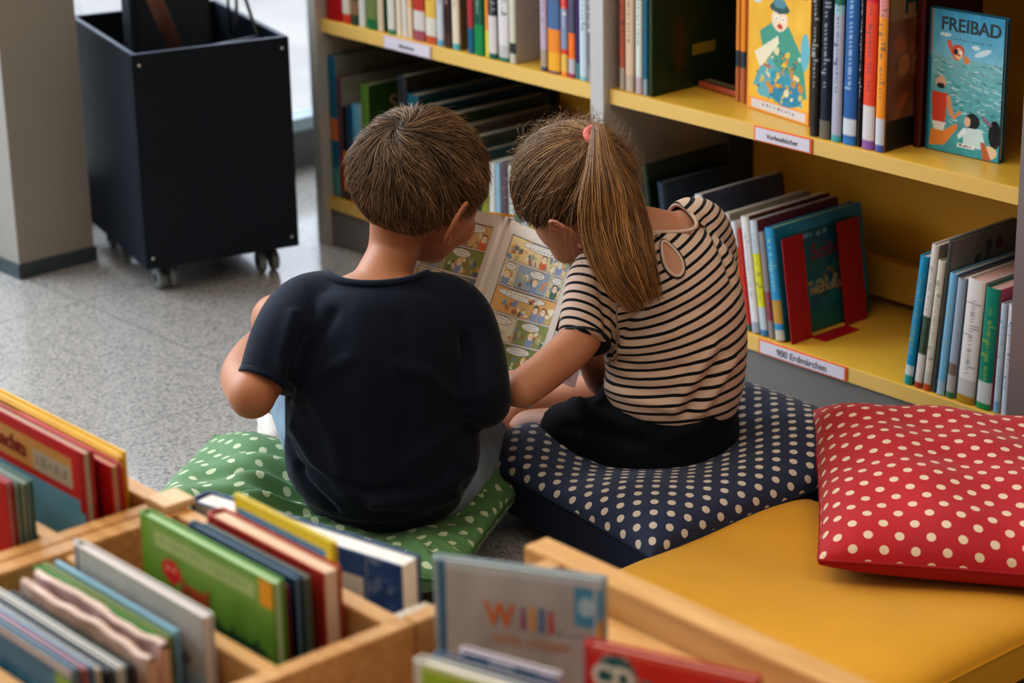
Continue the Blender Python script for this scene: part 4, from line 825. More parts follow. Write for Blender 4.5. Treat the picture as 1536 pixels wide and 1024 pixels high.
# ------------------------------------------------------------------ figures
def catmull(P, n=6):
    P = [np.array(p, float) for p in P]
    if len(P) < 3: return [P[0]+(P[-1]-P[0])*t for t in np.linspace(0, 1, n+1)]
    Q = [2*P[0]-P[1]]+P+[2*P[-1]-P[-2]]; out = []
    for i in range(1, len(Q)-2):
        for k in range(n):
            t = k/n; p0, p1, p2, p3 = Q[i-1:i+3]
            out.append(.5*((2*p1)+(-p0+p2)*t+(2*p0-5*p1+4*p2-p3)*t*t+(-p0+3*p1-3*p2+p3)*t**3))
    out.append(P[-1]); return out
def limb(pts, rad, side=None, flat0=False, flat1=False, n=28, sub=6):
    """closed loft; rad entries r or (r_side, r_other)"""
    A = [list(p)+(list(r) if hasattr(r, '__len__') else [r, r]) for p, r in zip(pts, rad)]
    S = catmull(A, sub); C = [Vector(s[:3]) for s in S]; ra = [max(1e-4, s[3]) for s in S]; rb = [max(1e-4, s[4]) for s in S]
    rings = []
    def frame(i):
        t = (C[min(i+1, len(C)-1)]-C[max(i-1, 0)]).normalized(); return t
    sd = Vector(side) if side is not None else None
    def ring(c, t, a, b):
        nonlocal sd
        if sd is None: sd = Vector((1, 0, 0)) if abs(t.x) < .8 else Vector((0, 1, 0))
        s = (sd - t*sd.dot(t)).normalized(); u = t.cross(s)
        if side is None: sd = s
        rings.append([c+s*a*math.cos(2*math.pi*k/n)+u*b*math.sin(2*math.pi*k/n) for k in range(n)])
    t0 = frame(0); t1 = frame(len(C)-1)
    if not flat0:
        for q in (80, 60, 40, 20): ring(C[0]-t0*min(ra[0], rb[0])*math.sin(R(q)), t0, ra[0]*math.cos(R(q)), rb[0]*math.cos(R(q)))
    for i in range(len(C)): ring(C[i], frame(i), ra[i], rb[i])
    if not flat1:
        for q in (20, 40, 60, 80): ring(C[-1]+t1*min(ra[-1], rb[-1])*math.sin(R(q)), t1, ra[-1]*math.cos(R(q)), rb[-1]*math.cos(R(q)))
    v = [p for r_ in rings for p in r_]; f = []
    for i in range(len(rings)-1):
        for k in range(n): f.append((i*n+k, i*n+(k+1) % n, (i+1)*n+(k+1) % n, (i+1)*n+k))
    f.append(tuple(range(n))[::-1]); f.append(tuple((len(rings)-1)*n+k for k in range(n)))
    return v, f
def ellip(c, r, B=None, n=24, m=16):
    v = []; f = []; B = B or Matrix.Identity(3); c = Vector(c)
    for j in range(1, m):
        th = math.pi*j/m
        for i in range(n):
            ph = 2*math.pi*i/n; v.append(c+B@Vector((r[0]*math.sin(th)*math.cos(ph), r[1]*math.sin(th)*math.sin(ph), r[2]*math.cos(th))))
    v.append(c+B@Vector((0, 0, r[2]))); v.append(c+B@Vector((0, 0, -r[2]))); T, Bo = len(v)-2, len(v)-1
    for j in range(m-2):
        for i in range(n): f.append((j*n+i, (j+1)*n+i, (j+1)*n+(i+1) % n, j*n+(i+1) % n))
    for i in range(n): f.append((T, i, (i+1) % n)); f.append((Bo, (m-2)*n+(i+1) % n, (m-2)*n+i))
    return v, f
def fuse(name, parts, voxel, smooth, m, parent, it=None):
    V, Fc = [], []
    for v, f in parts:
        b = len(V); V += [tuple(p) for p in v]; Fc += [tuple(b+i for i in q) for q in f]
    me = bpy.data.meshes.new('t'); me.from_pydata(V, [], Fc); me.update()
    bm = bmesh.new(); bm.from_mesh(me)
    bm.to_mesh(me); bm.free()
    o = bpy.data.objects.new('t', me); COL.objects.link(o)
    r = o.modifiers.new('r', 'REMESH'); r.mode = 'VOXEL'; r.voxel_size = voxel
    if smooth: s = o.modifiers.new('s', 'SMOOTH'); s.factor = .5; s.iterations = smooth
    dg = bpy.context.evaluated_depsgraph_get(); dg.update()
    res = bpy.data.meshes.new_from_object(o.evaluated_get(dg)); bpy.data.objects.remove(o); res.name = name; res.materials.clear()
    return link(name, res, m, parent, True)
def verts(o):
    a = np.zeros(len(o.data.vertices)*3, np.float32); o.data.vertices.foreach_get('co', a); return a.reshape(-1, 3).astype(float)
def norms(o):
    a = np.zeros(len(o.data.vertices)*3, np.float32); o.data.vertices.foreach_get('normal', a); return a.reshape(-1, 3).astype(float)
def setv(o, a): o.data.vertices.foreach_set('co', a.astype(np.float32).ravel()); o.data.update()
def segd(P, a, b):
    a, b = np.array(a), np.array(b); d = b-a; t = np.clip(((P-a)@d)/(d@d), 0, 1); q = a+t[:, None]*d; return np.linalg.norm(P-q, axis=1), t
def creases(o, lst, root=None):
    if root is not None:      # lay the crease lines on the cloth surface
        bv = BVHTree.FromPolygons([v.co for v in o.data.vertices], [p.vertices[:] for p in o.data.polygons]); L2 = []
        for pts, w, h in lst:
            q = []
            for a, b in zip(pts[:-1], pts[1:]):
                for t in np.linspace(0, 1, 5)[:-1]: q.append(a*(1-t)+b*t)
            q.append(pts[-1]); r_ = []
            for p in q:
                eye_ = Vector((0, 0, H))-root; d_ = (Vector(p)-eye_).normalized(); hit = bv.ray_cast(eye_, d_)[0]
                r_.append(np.array(hit) if hit is not None else np.array(bv.find_nearest(Vector(p))[0]))
            L2.append((r_, w, h))
        lst = L2
    P, N = verts(o), norms(o); D = np.zeros(len(P))
    for pts, w, h in lst:
        dm = None
        for a, b in zip(pts[:-1], pts[1:]):
            d, t = segd(P, a, b); dm = d if dm is None else np.minimum(dm, d)
        D += h*np.exp(-(dm/w)**2)
    setv(o, P+N*D[:, None]*1.15)
def cutneck(o, c, n, sidev, ra, rb_, name, m, parent, rr, zmin, rn=10, al=9.):
    """open the garment with an elliptical cylinder round the neck and lay a ribbed collar along the rim"""
    n = Vector(n).normalized(); a = Vector(sidev); a = (a-n*a.dot(n)).normalized(); b = n.cross(a)
    bm = bmesh.new(); bm.from_mesh(o.data)
    for _ in range(2):
        inside = lambda q: math.hypot((q-c).dot(a)/ra, (q-c).dot(b)/rb_)
        near = [e for e in bm.edges if e.verts[0].co.z > zmin and (e.verts[0].co-c).dot(n) > -al and (inside(e.verts[0].co)-1)*(inside(e.verts[1].co)-1) < 0]
        if _ == 0: bmesh.ops.subdivide_edges(bm, edges=near, cuts=1); bmesh.ops.triangulate(bm, faces=[f for f in bm.faces if len(f.verts) > 4])
    dele = [v for v in bm.verts if v.co.z > zmin and (v.co-c).dot(n) > -al and inside(v.co) < 1]; bmesh.ops.delete(bm, geom=dele, context='VERTS')
    bmesh.ops.delete(bm, geom=[v for v in bm.verts if not v.link_faces], context='VERTS')
    left = set(e for e in bm.edges if len(e.link_faces) == 1); loops = []
    while left:
        e = left.pop(); L = [e.verts[0], e.verts[1]]
        while True:
            nx = [x for x in L[-1].link_edges if x in left]
            if not nx: break
            left.discard(nx[0]); L.append(nx[0].other_vert(L[-1]))
        loops.append(L)
    Lv = max(loops, key=len)
    if Lv[0] is Lv[-1]: Lv = Lv[:-1]
    for v in Lv:                                     # snap the rim to the ellipse
        q = v.co-c; x, y = q.dot(a), q.dot(b); k = 1/max(.2, math.hypot(x/ra, y/rb_)); v.co += a*x*(k-1)+b*y*(k-1)
    L = [v.co.copy() for v in Lv]; N = len(L)
    bm.to_mesh(o.data); bm.free(); o.data.polygons.foreach_set('use_smooth', [True]*len(o.data.polygons))
    # resample by angle for an even collar
    ang = sorted((math.atan2((p-c).dot(b)/rb_, (p-c).dot(a)/ra), p) for p in L); A_n = np.array([q[0] for q in ang]); H_n = np.array([(q[1]-c).dot(n) for q in ang])
    tt = np.linspace(-math.pi, math.pi, 73)[:-1]; hh = np.interp(tt, np.concatenate([A_n-2*math.pi, A_n, A_n+2*math.pi]), np.concatenate([H_n]*3))
    for _ in range(25): hh = (np.roll(hh, 1)+2*hh+np.roll(hh, -1))/4
    L = [c+a*ra*math.cos(t)+b*rb_*math.sin(t)+n*float(h_) for t, h_ in zip(tt, hh)]
    V, Fc = tube_data(L, rr, rn, closed=True)
    return mesh(name, V, Fc, m, parent, True), L
def hand(w, d, pn, L=.115, curl=.5, thumb=1, sp=1.):
    """wrist w, direction d, palm normal pn (side the fingers curl to); returns parts"""
    w, d, pn = Vector(w), Vector(d).normalized(), Vector(pn); pn = (pn-d*pn.dot(d)).normalized(); s = d.cross(pn).normalized()*thumb
    parts = [limb([w-d*.01, w+d*L*.12, w+d*L*.32, w+d*L*.5], [(.017, .012), (.021, .011), (.026, .011), (.025, .009)], side=s, n=20)]
    for k, (o_, l) in enumerate(((.021, .40), (.0075, .46), (-.0065, .43), (-.0195, .34))):
        q = w+d*L*.46+s*o_; a = curl*.45; p = [w+d*L*.3+s*o_*.8, q]; dd = (d+s*o_*2.2*sp).normalized()
        for j, fr in enumerate((.42, .32, .26)):
            a_ = a*(j+1)*.9; dv = dd*math.cos(a_)+pn*math.sin(a_); p.append(p[-1]+dv*L*l*fr)
        parts.append(limb(p, [.0068, .0068, .0064, .0058, .005], n=14, sub=4))
    t0 = w+d*L*.12+s*.016; t1 = t0+(d*.6+s*.75+pn*.25).normalized()*L*.22; t2 = t1+(d*.9+s*.35+pn*.35).normalized()*L*.2; t3 = t2+(d*.95+s*.05+pn*.4).normalized()*L*.14
    parts.append(limb([t0, t1, t2, t3], [.0085, .0085, .0072, .006], n=14, sub=4)); return parts
def foot(ank, d, up=(0, 0, 1), L=.17, rr=.026):
    ank, d, up = Vector(ank), Vector(d).normalized(), Vector(up); s = d.cross(up).normalized(); up = s.cross(d)
    parts = [limb([ank-d*.03-up*.022, ank+d*.02-up*.01, ank+d*L*.4-up*.025, ank+d*L*.62-up*.034], [(.024, .022), (.028, .03), (.032, .022), (.036, .014)], side=s, n=20)]
    for k in range(5):
        o_ = -.026+k*.0125; l = (.04, .036, .033, .029, .025)[k] if True else .03
        parts.append(limb([ank+d*L*.55-up*.036+s*o_, ank+d*(L*.62+l*.5)-up*.034+s*o_, ank+d*(L*.62+l)-up*.038+s*o_], [.009, .0075, .006], n=12, sub=3))
    return parts
def head_frame(earv, crownv, ea, ca):
    """rotation taking head axes (right, fwd, up) to the local frame from two observed directions"""
    A1 = Vector(ca).normalized(); A2 = (Vector(ea)-A1*Vector(ea).dot(A1)).normalized(); A3 = A1.cross(A2)
    B1 = Vector(crownv).normalized(); B2 = (Vector(earv)-B1*Vector(earv).dot(B1)).normalized(); B3 = B1.cross(B2)
    A = Matrix((A1, A2, A3)).transposed(); B = Matrix((B1, B2, B3)).transposed(); return B@A.transposed()
# camera axes in the K frame
KR = Vector(R2); KU = Vector(U2); KT = -Vector(FW)
def cv(x, y, t): return KR*x+KU*y+KT*t
def head_parts(C, B, s=1., ears=(1, -1)):
    def p(x, y, z): return C+B@Vector((x*s, y*s, z*s))
    def e(c, r): return ellip(p(*c), [q*s for q in r], B)
    P = [e((0, -.012, .012), (.0725, .09, .08)), e((0, .03, -.02), (.063, .06, .065)), e((0, .035, -.055), (.05, .048, .05)), e((0, .055, -.088), (.026, .026, .02)),
         e((.03, .058, -.045), (.026, .026, .026)), e((-.03, .058, -.045), (.026, .026, .026)),
         limb([p(0, .085, -.012), p(0, .094, -.03), p(0, .102, -.044)], [.006*s, .0075*s, .0095*s], n=14),
         e((.011, .092, -.046), (.007, .009, .006)), e((-.011, .092, -.046), (.007, .009, .006)),
         limb([p(-.018, .080, -.068), p(0, .090, -.066), p(.018, .080, -.068)], [.004*s, .0055*s, .004*s], n=12), limb([p(-.015, .080, -.075), p(0, .088, -.0765), p(.015, .080, -.075)], [.004*s, .0058*s, .004*s], n=12)]
    for k in ears:
        q = [(.068, .006, -.050), (.077, -.010, -.052), (.088, -.024, -.034), (.096, -.029, -.012), (.095, -.020, .006), (.086, -.003, .004), (.074, .006, -.010)]
        P.append(limb([p(k*a, b, c) for a, b, c in q], [.0052*s, .006*s, .005*s, .0045*s, .0045*s, .0042*s, .004*s], n=12, sub=4))
        P.append(limb([p(k*.070, .0, -.02), p(k*.080, -.012, -.02)], [(.020*s, .0045*s), (.016*s, .003*s)], side=B@Vector((0, .25, 1)), n=16))
        P.append(limb([p(k*.072, .006, -.03), p(k*.077, .003, -.026)], [.006*s, .004*s], n=10))
    return P, p
def skin_mat(name, c, blush):
    m = mat(name, c, .5, spec=.35, sss=.12, bump=.06, bscale=420); nt, b = nodes(m)
    tc = nt.nodes.new('ShaderNodeTexCoord'); n = nt.nodes.new('ShaderNodeTexNoise'); n.inputs['Scale'].default_value = 11; n.inputs['Detail'].default_value = 3
    nt.links.new(tc.outputs['Object'], n.inputs['Vector'])
    mi = nt.nodes.new('ShaderNodeMix'); mi.data_type = 'RGBA'; mi.inputs['A'].default_value = (*lin(c), 1); mi.inputs['B'].default_value = (*lin(blush), 1)
    mr = nt.nodes.new('ShaderNodeMapRange'); mr.inputs['From Min'].default_value = .4; mr.inputs['From Max'].default_value = .7; mr.inputs['To Max'].default_value = .45
    nt.links.new(n.outputs['Fac'], mr.inputs['Value']); nt.links.new(mr.outputs[0], mi.inputs['Factor']); nt.links.new(mi.outputs['Result'], b.inputs['Base Color']); return m
SKB = skin_mat('boy_skin', '#a97353', '#9a593f'); SKG = skin_mat('girl_skin', '#bd886b', '#ad6a50')
def hair_mat(name, c, rough=.42):
    m = bpy.data.materials.new(name); m.use_nodes = True; nt, b = nodes(m)
    a = nt.nodes.new('ShaderNodeAttribute'); a.attribute_name = 'Col'; nt.links.new(a.outputs['Color'], b.inputs['Base Color'])
    b.inputs['Roughness'].default_value = rough; b.inputs['Specular IOR Level'].default_value = .45; return m
HAIR = hair_mat('hair_strands', 0)
def strands(name, paths, nrm, width, cols, m, parent):
    """paths (S,K,3), nrm (S,K,3) outward, width (S,), cols (S,3) linear: thin three sided strands"""
    S, Kk, _ = paths.shape; t = np.gradient(paths, axis=1); t /= np.linalg.norm(t, axis=2, keepdims=True)+1e-9
    sd = np.cross(t, nrm); sd /= np.linalg.norm(sd, axis=2, keepdims=True)+1e-9; up = np.cross(sd, t)
    tap = np.ones(Kk); tap[-1] = .15; tap[-2] = .6; w = width[:, None, None]*tap[None, :, None]*.5
    v = np.stack([paths-sd*w, paths+sd*w, paths+up*w*.9], 2).reshape(-1, 3)
    idx = np.arange(S*Kk).reshape(S, Kk)*3; a = idx[:, :-1].ravel(); b = idx[:, 1:].ravel()
    q = np.concatenate([np.stack([a+i, a+(i+1) % 3, b+(i+1) % 3, b+i], 1) for i in range(3)])
    me = bpy.data.meshes.new(name); me.vertices.add(len(v)); me.vertices.foreach_set('co', v.astype(np.float32).ravel())
    me.loops.add(q.size); me.loops.foreach_set('vertex_index', q.astype(np.int32).ravel()); me.polygons.add(len(q)); me.polygons.foreach_set('loop_start', np.arange(0, q.size, 4, dtype=np.int32))
    me.polygons.foreach_set('use_smooth', np.ones(len(q), bool))
    me.update(calc_edges=True); me.validate()
    ca = me.color_attributes.new('Col', 'FLOAT_COLOR', 'POINT'); c = np.ones((S, Kk*3, 4)); c[..., :3] = cols[:, None, :]
    g = np.repeat(np.linspace(.82, 1.15, Kk), 3)[None, :, None]; c[..., :3] *= g; ca.data.foreach_set('color', c.astype(np.float32).ravel())
    return link(name, me, m, parent)
def merge(objs, name, parent):
    """join meshes (same material) into one object"""
    V = []; Fq = []; Cc = []; b = 0
    for o in objs:
        V.append(verts(o)); c = np.zeros(len(o.data.vertices)*4, np.float32); o.data.color_attributes['Col'].data.foreach_get('color', c); Cc.append(c)
        for p in o.data.polygons: Fq.append(tuple(b+i for i in p.vertices))
        b += len(V[-1]); m = o.data.materials[0]; bpy.data.objects.remove(o)
    V = np.concatenate(V); me = bpy.data.meshes.new(name); me.from_pydata(V.tolist(), [], Fq); me.update()
    me.color_attributes.new('Col', 'FLOAT_COLOR', 'POINT').data.foreach_set('color', np.concatenate(Cc)); return link(name, me, m, parent, True)
def haircol(n, base, hi, seed, p=.35, amt=1.):
    r = np.random.default_rng(seed); a, b = np.array(lin(base)), np.array(lin(hi)); k = np.clip(r.beta(1.2, 2.2, n)*amt, 0, 1)[:, None]
    return a*(1-k)+b*k
def lownoise(D, seed, f=5.):
    r = np.random.default_rng(seed); o = np.zeros(len(D))
    for _ in range(10): o += np.sin(D@(r.normal(size=3)*f)+r.uniform(0, 6))
    return o/4
def cap_mesh(name, Cn, Bm, rad, ok, col, parent, off, n=120, m=90):
    """dark under-layer of hair over the scalp"""
    v = []; keep = {}; f = []
    for j in range(m+1):
        for i in range(n):
            th = math.pi*j/m; ph = 2*math.pi*i/n; d = np.array((math.sin(th)*math.cos(ph), math.sin(th)*math.sin(ph), math.cos(th)))
            q = d*(np.array(rad)+off); keep[(i, j)] = len(v) if ok(q) else None; v.append(Cn+Bm@Vector(q))
    f = [((j*n+i), (j+1)*n+i, (j+1)*n+(i+1) % n, j*n+(i+1) % n) for j in range(m) for i in range(n) if all(keep[k] is not None for k in ((i, j), (i, j+1), ((i+1) % n, j), ((i+1) % n, j+1)))]
    o = mesh(name, v, f, None, parent, True); bm = bmesh.new(); bm.from_mesh(o.data); bmesh.ops.delete(bm, geom=[x for x in bm.verts if not x.link_faces], context='VERTS'); bm.to_mesh(o.data); bm.free()
    o.data.materials.append(HAIR); ca = o.data.color_attributes.new('Col', 'FLOAT_COLOR', 'POINT'); c = np.ones((len(o.data.vertices), 4)); c[:, :3] = lin(col); ca.data.foreach_set('color', c.astype(np.float32).ravel()); return o
def cloth(name, c, rough=.85, sheen=.3):
    return mat(name, c, rough, bump=.25, bscale=900, var=.08, vscale=25, sheen=sheen, spec=.2)
ROOTZ = ZR
# ================================================================== BOY
boy = empty('person', (0, 0, 0), (0, 0, -AZ*0), 'boy in navy t-shirt and denim shorts seen from behind, reading on the green cushion', 'person')
def root_at(o, kp):            # place the Empty at kp (K frame) rotated into the K frame, children built in K minus kp
    w = K2W(kp); o.location = w; o.rotation_euler = (0, 0, -AZ)
    return Vector(kp)
# world <- K : rotation about z by angle t with e_r=(cos AZ,-sin AZ): t=-AZ
KB = Vector((-.17, 3.05, 0)); root_at(boy, KB)
def B_(u, v, f): return K(u, v, f)-KB
SC_ = 1.0
Cb = B_(632, 276, 3.20)
Bb = head_frame(cv(.55, -.72, .42), cv(-.26, .64, .72), (.95, -.12, -.28), (-.02, -.72, .69))
hp, hpt = head_parts(Cb, Bb, 1.07)
body = list(hp)
sd = Vector((1, 0, 0))
# neck, torso
body += [limb([hpt(0, -.03, -.03), B_(590, 375, 3.17), B_(572, 425, 3.135), B_(569, 470, 3.12)], [(.042, .042), (.036, .038), (.041, .042), (.06, .05)], side=sd)]
body += [limb([B_(569, 450, 3.115), B_(568, 480, 3.10), B_(568, 560, 3.085), B_(570, 650, 3.09), B_(573, 675, 3.10)], [(.075, .045), (.105, .06), (.105, .072), (.10, .075), (.115, .085)], side=sd)]
SL, EL = B_(462, 472, 3.11), B_(378, 592, 3.005)
SRr, ER = B_(682, 482, 3.12), B_(726, 598, 3.07)
WL = B_(428, 488, 3.30); WR = B_(692, 585, 3.24)
body += [limb([B_(500, 462, 3.115), SL, (SL+EL)/2, EL], [.042, .042, .032, .031])]
body += [limb([EL, B_(366, 562, 3.09), B_(388, 522, 3.20), WL], [.0335, .0325, .027, .019])]
body += hand(WL, Vector((.75, .45, -.1)), Vector((.2, .2, -1)), curl=.6, thumb=-1)
body += [limb([B_(640, 468, 3.12), SRr, (SRr+ER)/2, ER], [.042, .042, .033, .031]), limb([ER, (ER+WR)/2, WR], [.032, .028, .019])]
body += hand(WR, Vector((-.15, .8, .25)), Vector((-.6, .2, -.2)), curl=.5, thumb=1)
# legs: left knee raised, right folded flat
HL, KL, AL = B_(520, 700, 3.13), B_(412, 492, 3.40), B_(400, 604, 3.60)
AL = Vector((-.372+.17, 3.53-3.05, .075)); KL = Vector(B_(416, 480, 3.42))
body += [limb([HL, (HL*.5+KL*.5)+Vector((0, 0, .0)), KL], [.068, .054, .041]), limb([KL, KL*.5+AL*.5+Vector((0, .01, 0)), AL], [.040, .036, .024])]
body += foot(AL+Vector((0, 0, -.015)), Vector((-.12, 1, 0)), L=.16)
HR, KRn = B_(640, 705, 3.13), B_(730, 662, 3.36); AR = Vector((KRn.x-.2, KRn.y+.13, .05))
body += [limb([HR, (HR+KRn)/2, KRn], [.066, .055, .043]), limb([KRn, (KRn+AR)/2, AR], [.041, .036, .025])]
body += foot(AR, Vector((-.9, .5, .1)), up=(0, -.3, 1), L=.16)
bo = fuse('body', body, .0042, 7, SKB, boy)
def eyes(pt, s, parent, mt):
    for k in (1, -1):
        e = mesh('eye', *ellip(Vector(pt(k*.03, .070, -.018)), (.0115*s,)*3), mt, parent, True)
EYE = mat('eye_dark', '#2b201c', .15)
eyes(hpt, 1.07, bo, EYE)
for k in (1, -1):
    tube('eyelashes', [hpt(k*.017, .084, -.013), hpt(k*.03, .087, -.009), hpt(k*.043, .079, -.014)], [.0012, .0018, .0012], mat('lash', '#1d1512', .6), bo, 6)
# shirt
NAVY = cloth('navy_jersey', '#0f1726', .8, .12); NAVYR = cloth('navy_rib', '#111a2a', .8, .12)
hemL = B_(401, 566, 3.03); 
sh = [limb([B_(571, 385, 3.145), B_(570, 418, 3.13), B_(569, 448, 3.115), B_(568, 482, 3.10), B_(567, 545, 3.085), B_(568, 620, 3.085), B_(572, 655, 3.09), B_(574, 696, 3.095), B_(575, 709, 3.10)],
           [(.052, .048), (.066, .052), (.098, .066), (.122, .084), (.128, .092), (.131, .094), (.137, .102), (.136, .104), (.124, .095)], side=sd, flat0=True, sub=8),
      limb([B_(520, 452, 3.11), B_(465, 468, 3.11), B_(430, 505, 3.06), B_(400, 572, 3.02)], [.045, .054, .049, .0405], flat1=True),
      limb([B_(620, 452, 3.11), B_(676, 474, 3.12), B_(706, 530, 3.10), B_(724, 594, 3.065), B_(722, 600, 3.14)], [.045, .054, .048, .040, .040], flat1=True)]
bs = fuse('t_shirt', sh, .0042, 7, NAVY, boy)
cr = []
def C_(*p): return [np.array(B_(u, v, f)) for u, v, f in p]
cr += [(C_((432, 590, 3.0), (470, 520, 3.0), (500, 470, 3.03)), .010, -.006), (C_((445, 600, 3.0), (480, 560, 3.0), (520, 540, 2.99)), .009, .005), (C_((440, 640, 3.0), (470, 690, 2.98), (520, 740, 2.98)), .009, .006),
       (C_((430, 660, 3.0), (455, 720, 2.99), (500, 765, 2.99)), .008, -.006), (C_((690, 600, 3.0), (640, 560, 2.99), (600, 550, 2.98)), .010, .005), (C_((695, 620, 3.0), (660, 660, 2.98), (600, 700, 2.97)), .011, .004),
       (C_((710, 700, 3.0), (650, 740, 2.98), (560, 750, 2.97)), .012, .005), (C_((540, 470, 3.03), (545, 600, 2.98), (560, 720, 2.98)), .02, .003), (C_((600, 480, 3.03), (610, 600, 2.98), (600, 700, 2.98)), .012, -.003),
       (C_((440, 470, 3.05), (425, 520, 3.0), (415, 570, 2.99)), .008, .004), (C_((700, 610, 3.0), (705, 560, 3.03), (695, 510, 3.05)), .008, -.006), (C_((432, 590, 3.0), (440, 540, 3.0), (460, 500, 3.02)), .006, -.005),
       (C_((450, 700, 2.98), (540, 735, 2.97), (620, 735, 2.97)), .009, -.005), (C_((470, 600, 2.99), (500, 650, 2.98), (510, 700, 2.98)), .012, .004), (C_((560, 755, 2.98), (640, 760, 2.98), (700, 735, 2.99)), .008, .005)]
creases(bs, cr, KB)
col_, Lp = cutneck(bs, B_(566, 422, 3.125), (.03, .28, .96), (1, 0, -.12), .069, .062, 'collar', NAVYR, bs, .0058, B_(566, 520, 3.1).z)
sm = limb([B_(402.5, 567, 3.022), B_(399.5, 574, 3.018)], [.0416, .0416], flat0=True, flat1=True)
mesh('sleeve_hem', *sm, NAVYR, bs, True)
# denim
DEN = mat('denim', '#7e93a5', .85, bump=.4, bscale=700, var=.25, vscale=30, sheen=.2)
th = HL*.42+KL*.58
de = [limb([B_(573, 690, 3.12), B_(574, 684, 3.11), B_(574, 697, 3.11)], [(.122, .09), (.135, .10), (.12, .085)], side=sd), limb([HL, (HL+KL)/2, HL*.22+KL*.78], [.078, .066, .056], flat1=True), limb([HR, (HR+KRn)/2, HR*.1+KRn*.9], [.078, .064, .051], flat1=True)]
ds = fuse('denim_shorts', de, .0045, 6, DEN, boy)
q = HR*.16+KRn*.84; dq = (KRn-HR).normalized()
mesh('hem', *limb([q, q+dq*.007], [.0525, .0525], flat0=True, flat1=True), mat('denim_seam', '#5a7186', .85), ds, True)
# sneaker on the left foot
SH = mat('sneaker_canvas', '#c9c3bb', .7, bump=.2, bscale=500); SOLE = mat('rubber_sole', '#ded8cf', .6)
fa = AL+Vector((0, 0, -.015)); fd = Vector((-.12, 1, 0)).normalized()
for nm, fa_, fd_, up_ in (('sneaker', fa, fd, Vector((0, 0, 1))), ('sneaker', AR, Vector((-.9, .5, .1)).normalized(), Vector((0, -.3, 1)))):
    s_ = fd_.cross(up_).normalized(); u_ = s_.cross(fd_)
    k = fuse(nm, [limb([fa_-fd_*.04-u_*.025, fa_+fd_*.0-u_*.018, fa_+fd_*.07-u_*.028, fa_+fd_*.135-u_*.036], [(.030, .030), (.034, .038), (.037, .028), (.036, .018)], side=s_)], .004, 5, SH, boy)
    mesh('sole', *limb([fa_-fd_*.055-u_*.052, fa_+fd_*.04-u_*.052, fa_+fd_*.16-u_*.052], [(.031, .007), (.036, .007), (.034, .007)], side=s_), SOLE, k, True)
# hair of the boy
def hairline_boy(P):          # P head coords (N,3) scaled; True where hair grows
    y, z, x = P[..., 1], P[..., 2], np.abs(P[..., 0])
    zm = np.interp(y, [-.11, -.07, -.045, -.032, -.018, .016, .032, .05, .07, .09], [-.112, -.106, -.085, -.04, .008, .012, -.015, .01, .045, .06])
    return z > (zm+np.clip(x-.02, 0, .06)*.35*(y < -.02))*1.07
rb = np.array((.0725, .09, .08))*1.07; c0 = Cb+Bb@Vector((0, -.012*1.07, .012*1.07)); Mb = np.array(Bb)
offc = np.array((0, -.012, .012))*1.07
CR = np.array((-.02, -.66, .75)); CR /= np.linalg.norm(CR)
def boy_hair(n, seed, L0, L1, lift, wd, base, hi, amt, stray=0):
    r = np.random.default_rng(seed); D = r.normal(size=(n*3, 3)); D /= np.linalg.norm(D, axis=1, keepdims=True)
    P = D*rb+offc; D = D[hairline_boy(P)][:n]; n = len(D); Kk = 7
    L = r.uniform(L0, L1, n); nb = D@Mb.T
    z = D[:, 2]; L *= np.clip(.55+.6*(z+.6), .35, 1)
    ln = lownoise(D, 3, 7)*.28 + r.normal(size=n)*(.10+stray)
    pts = np.zeros((n, Kk, 3)); nr = np.zeros((n, Kk, 3)); cur = D.copy(); lf = r.uniform(.5, 1., n)*lift*(1+.5*lownoise(D, 9, 18)); lf *= np.clip(.22+.95*(D[:, 2]+.6), .10, 1)
    for k in range(Kk):
        t = k/(Kk-1); rr = rb*(1+.03)+(.0015+lf[:, None]*(t**.8))*1.0
        pts[:, k] = cur*rr+offc; nr[:, k] = cur
        away = cur-CR*(cur@CR)[:, None]*1; away = cur*(cur@CR)[:, None]-CR; away /= np.linalg.norm(away, axis=1, keepdims=True)+1e-6
        ang = .30*np.exp(-((np.arccos(np.clip(cur@CR, -1, 1)))/.5)**2)*2.2+ln
        sdv = np.cross(cur, away); dv = away*np.cos(ang)[:, None]+sdv*np.sin(ang)[:, None]
        cur = cur+dv*(L/.085/(Kk-1))[:, None]; cur /= np.linalg.norm(cur, axis=1, keepdims=True)
    if stray: pts[:, -3:] += (nr[:, -3:]*r.uniform(.0, .006, (n, 1, 1))*np.array([.3, .7, 1.])[None, :, None])
    W = pts@Mb.T+np.array(Cb); NW = nr@Mb.T
    cl = haircol(n, base, hi, seed, amt=amt)*(1+.42*lownoise(D, 21, 22))[:, None].clip(.4, 1.7)
    return strands('s', W, NW, np.full(n, wd)*r.uniform(.7, 1.3, n), cl, HAIR, boy)
cp = cap_mesh('c', c0, Bb, rb, lambda q: bool(hairline_boy((np.array(q)+offc)*np.array([1, 1, 1.]))), '#3a2819', boy, .0035)
h1 = boy_hair(9500, 1, .028, .048, .011, .0010, '#38261a', '#b08c68', 1.05)
h2 = boy_hair(700, 2, .03, .05, .014, .0006, '#5c4028', '#c09a72', 1., stray=.25)
merge([cp, h1, h2], 'hair', boy)
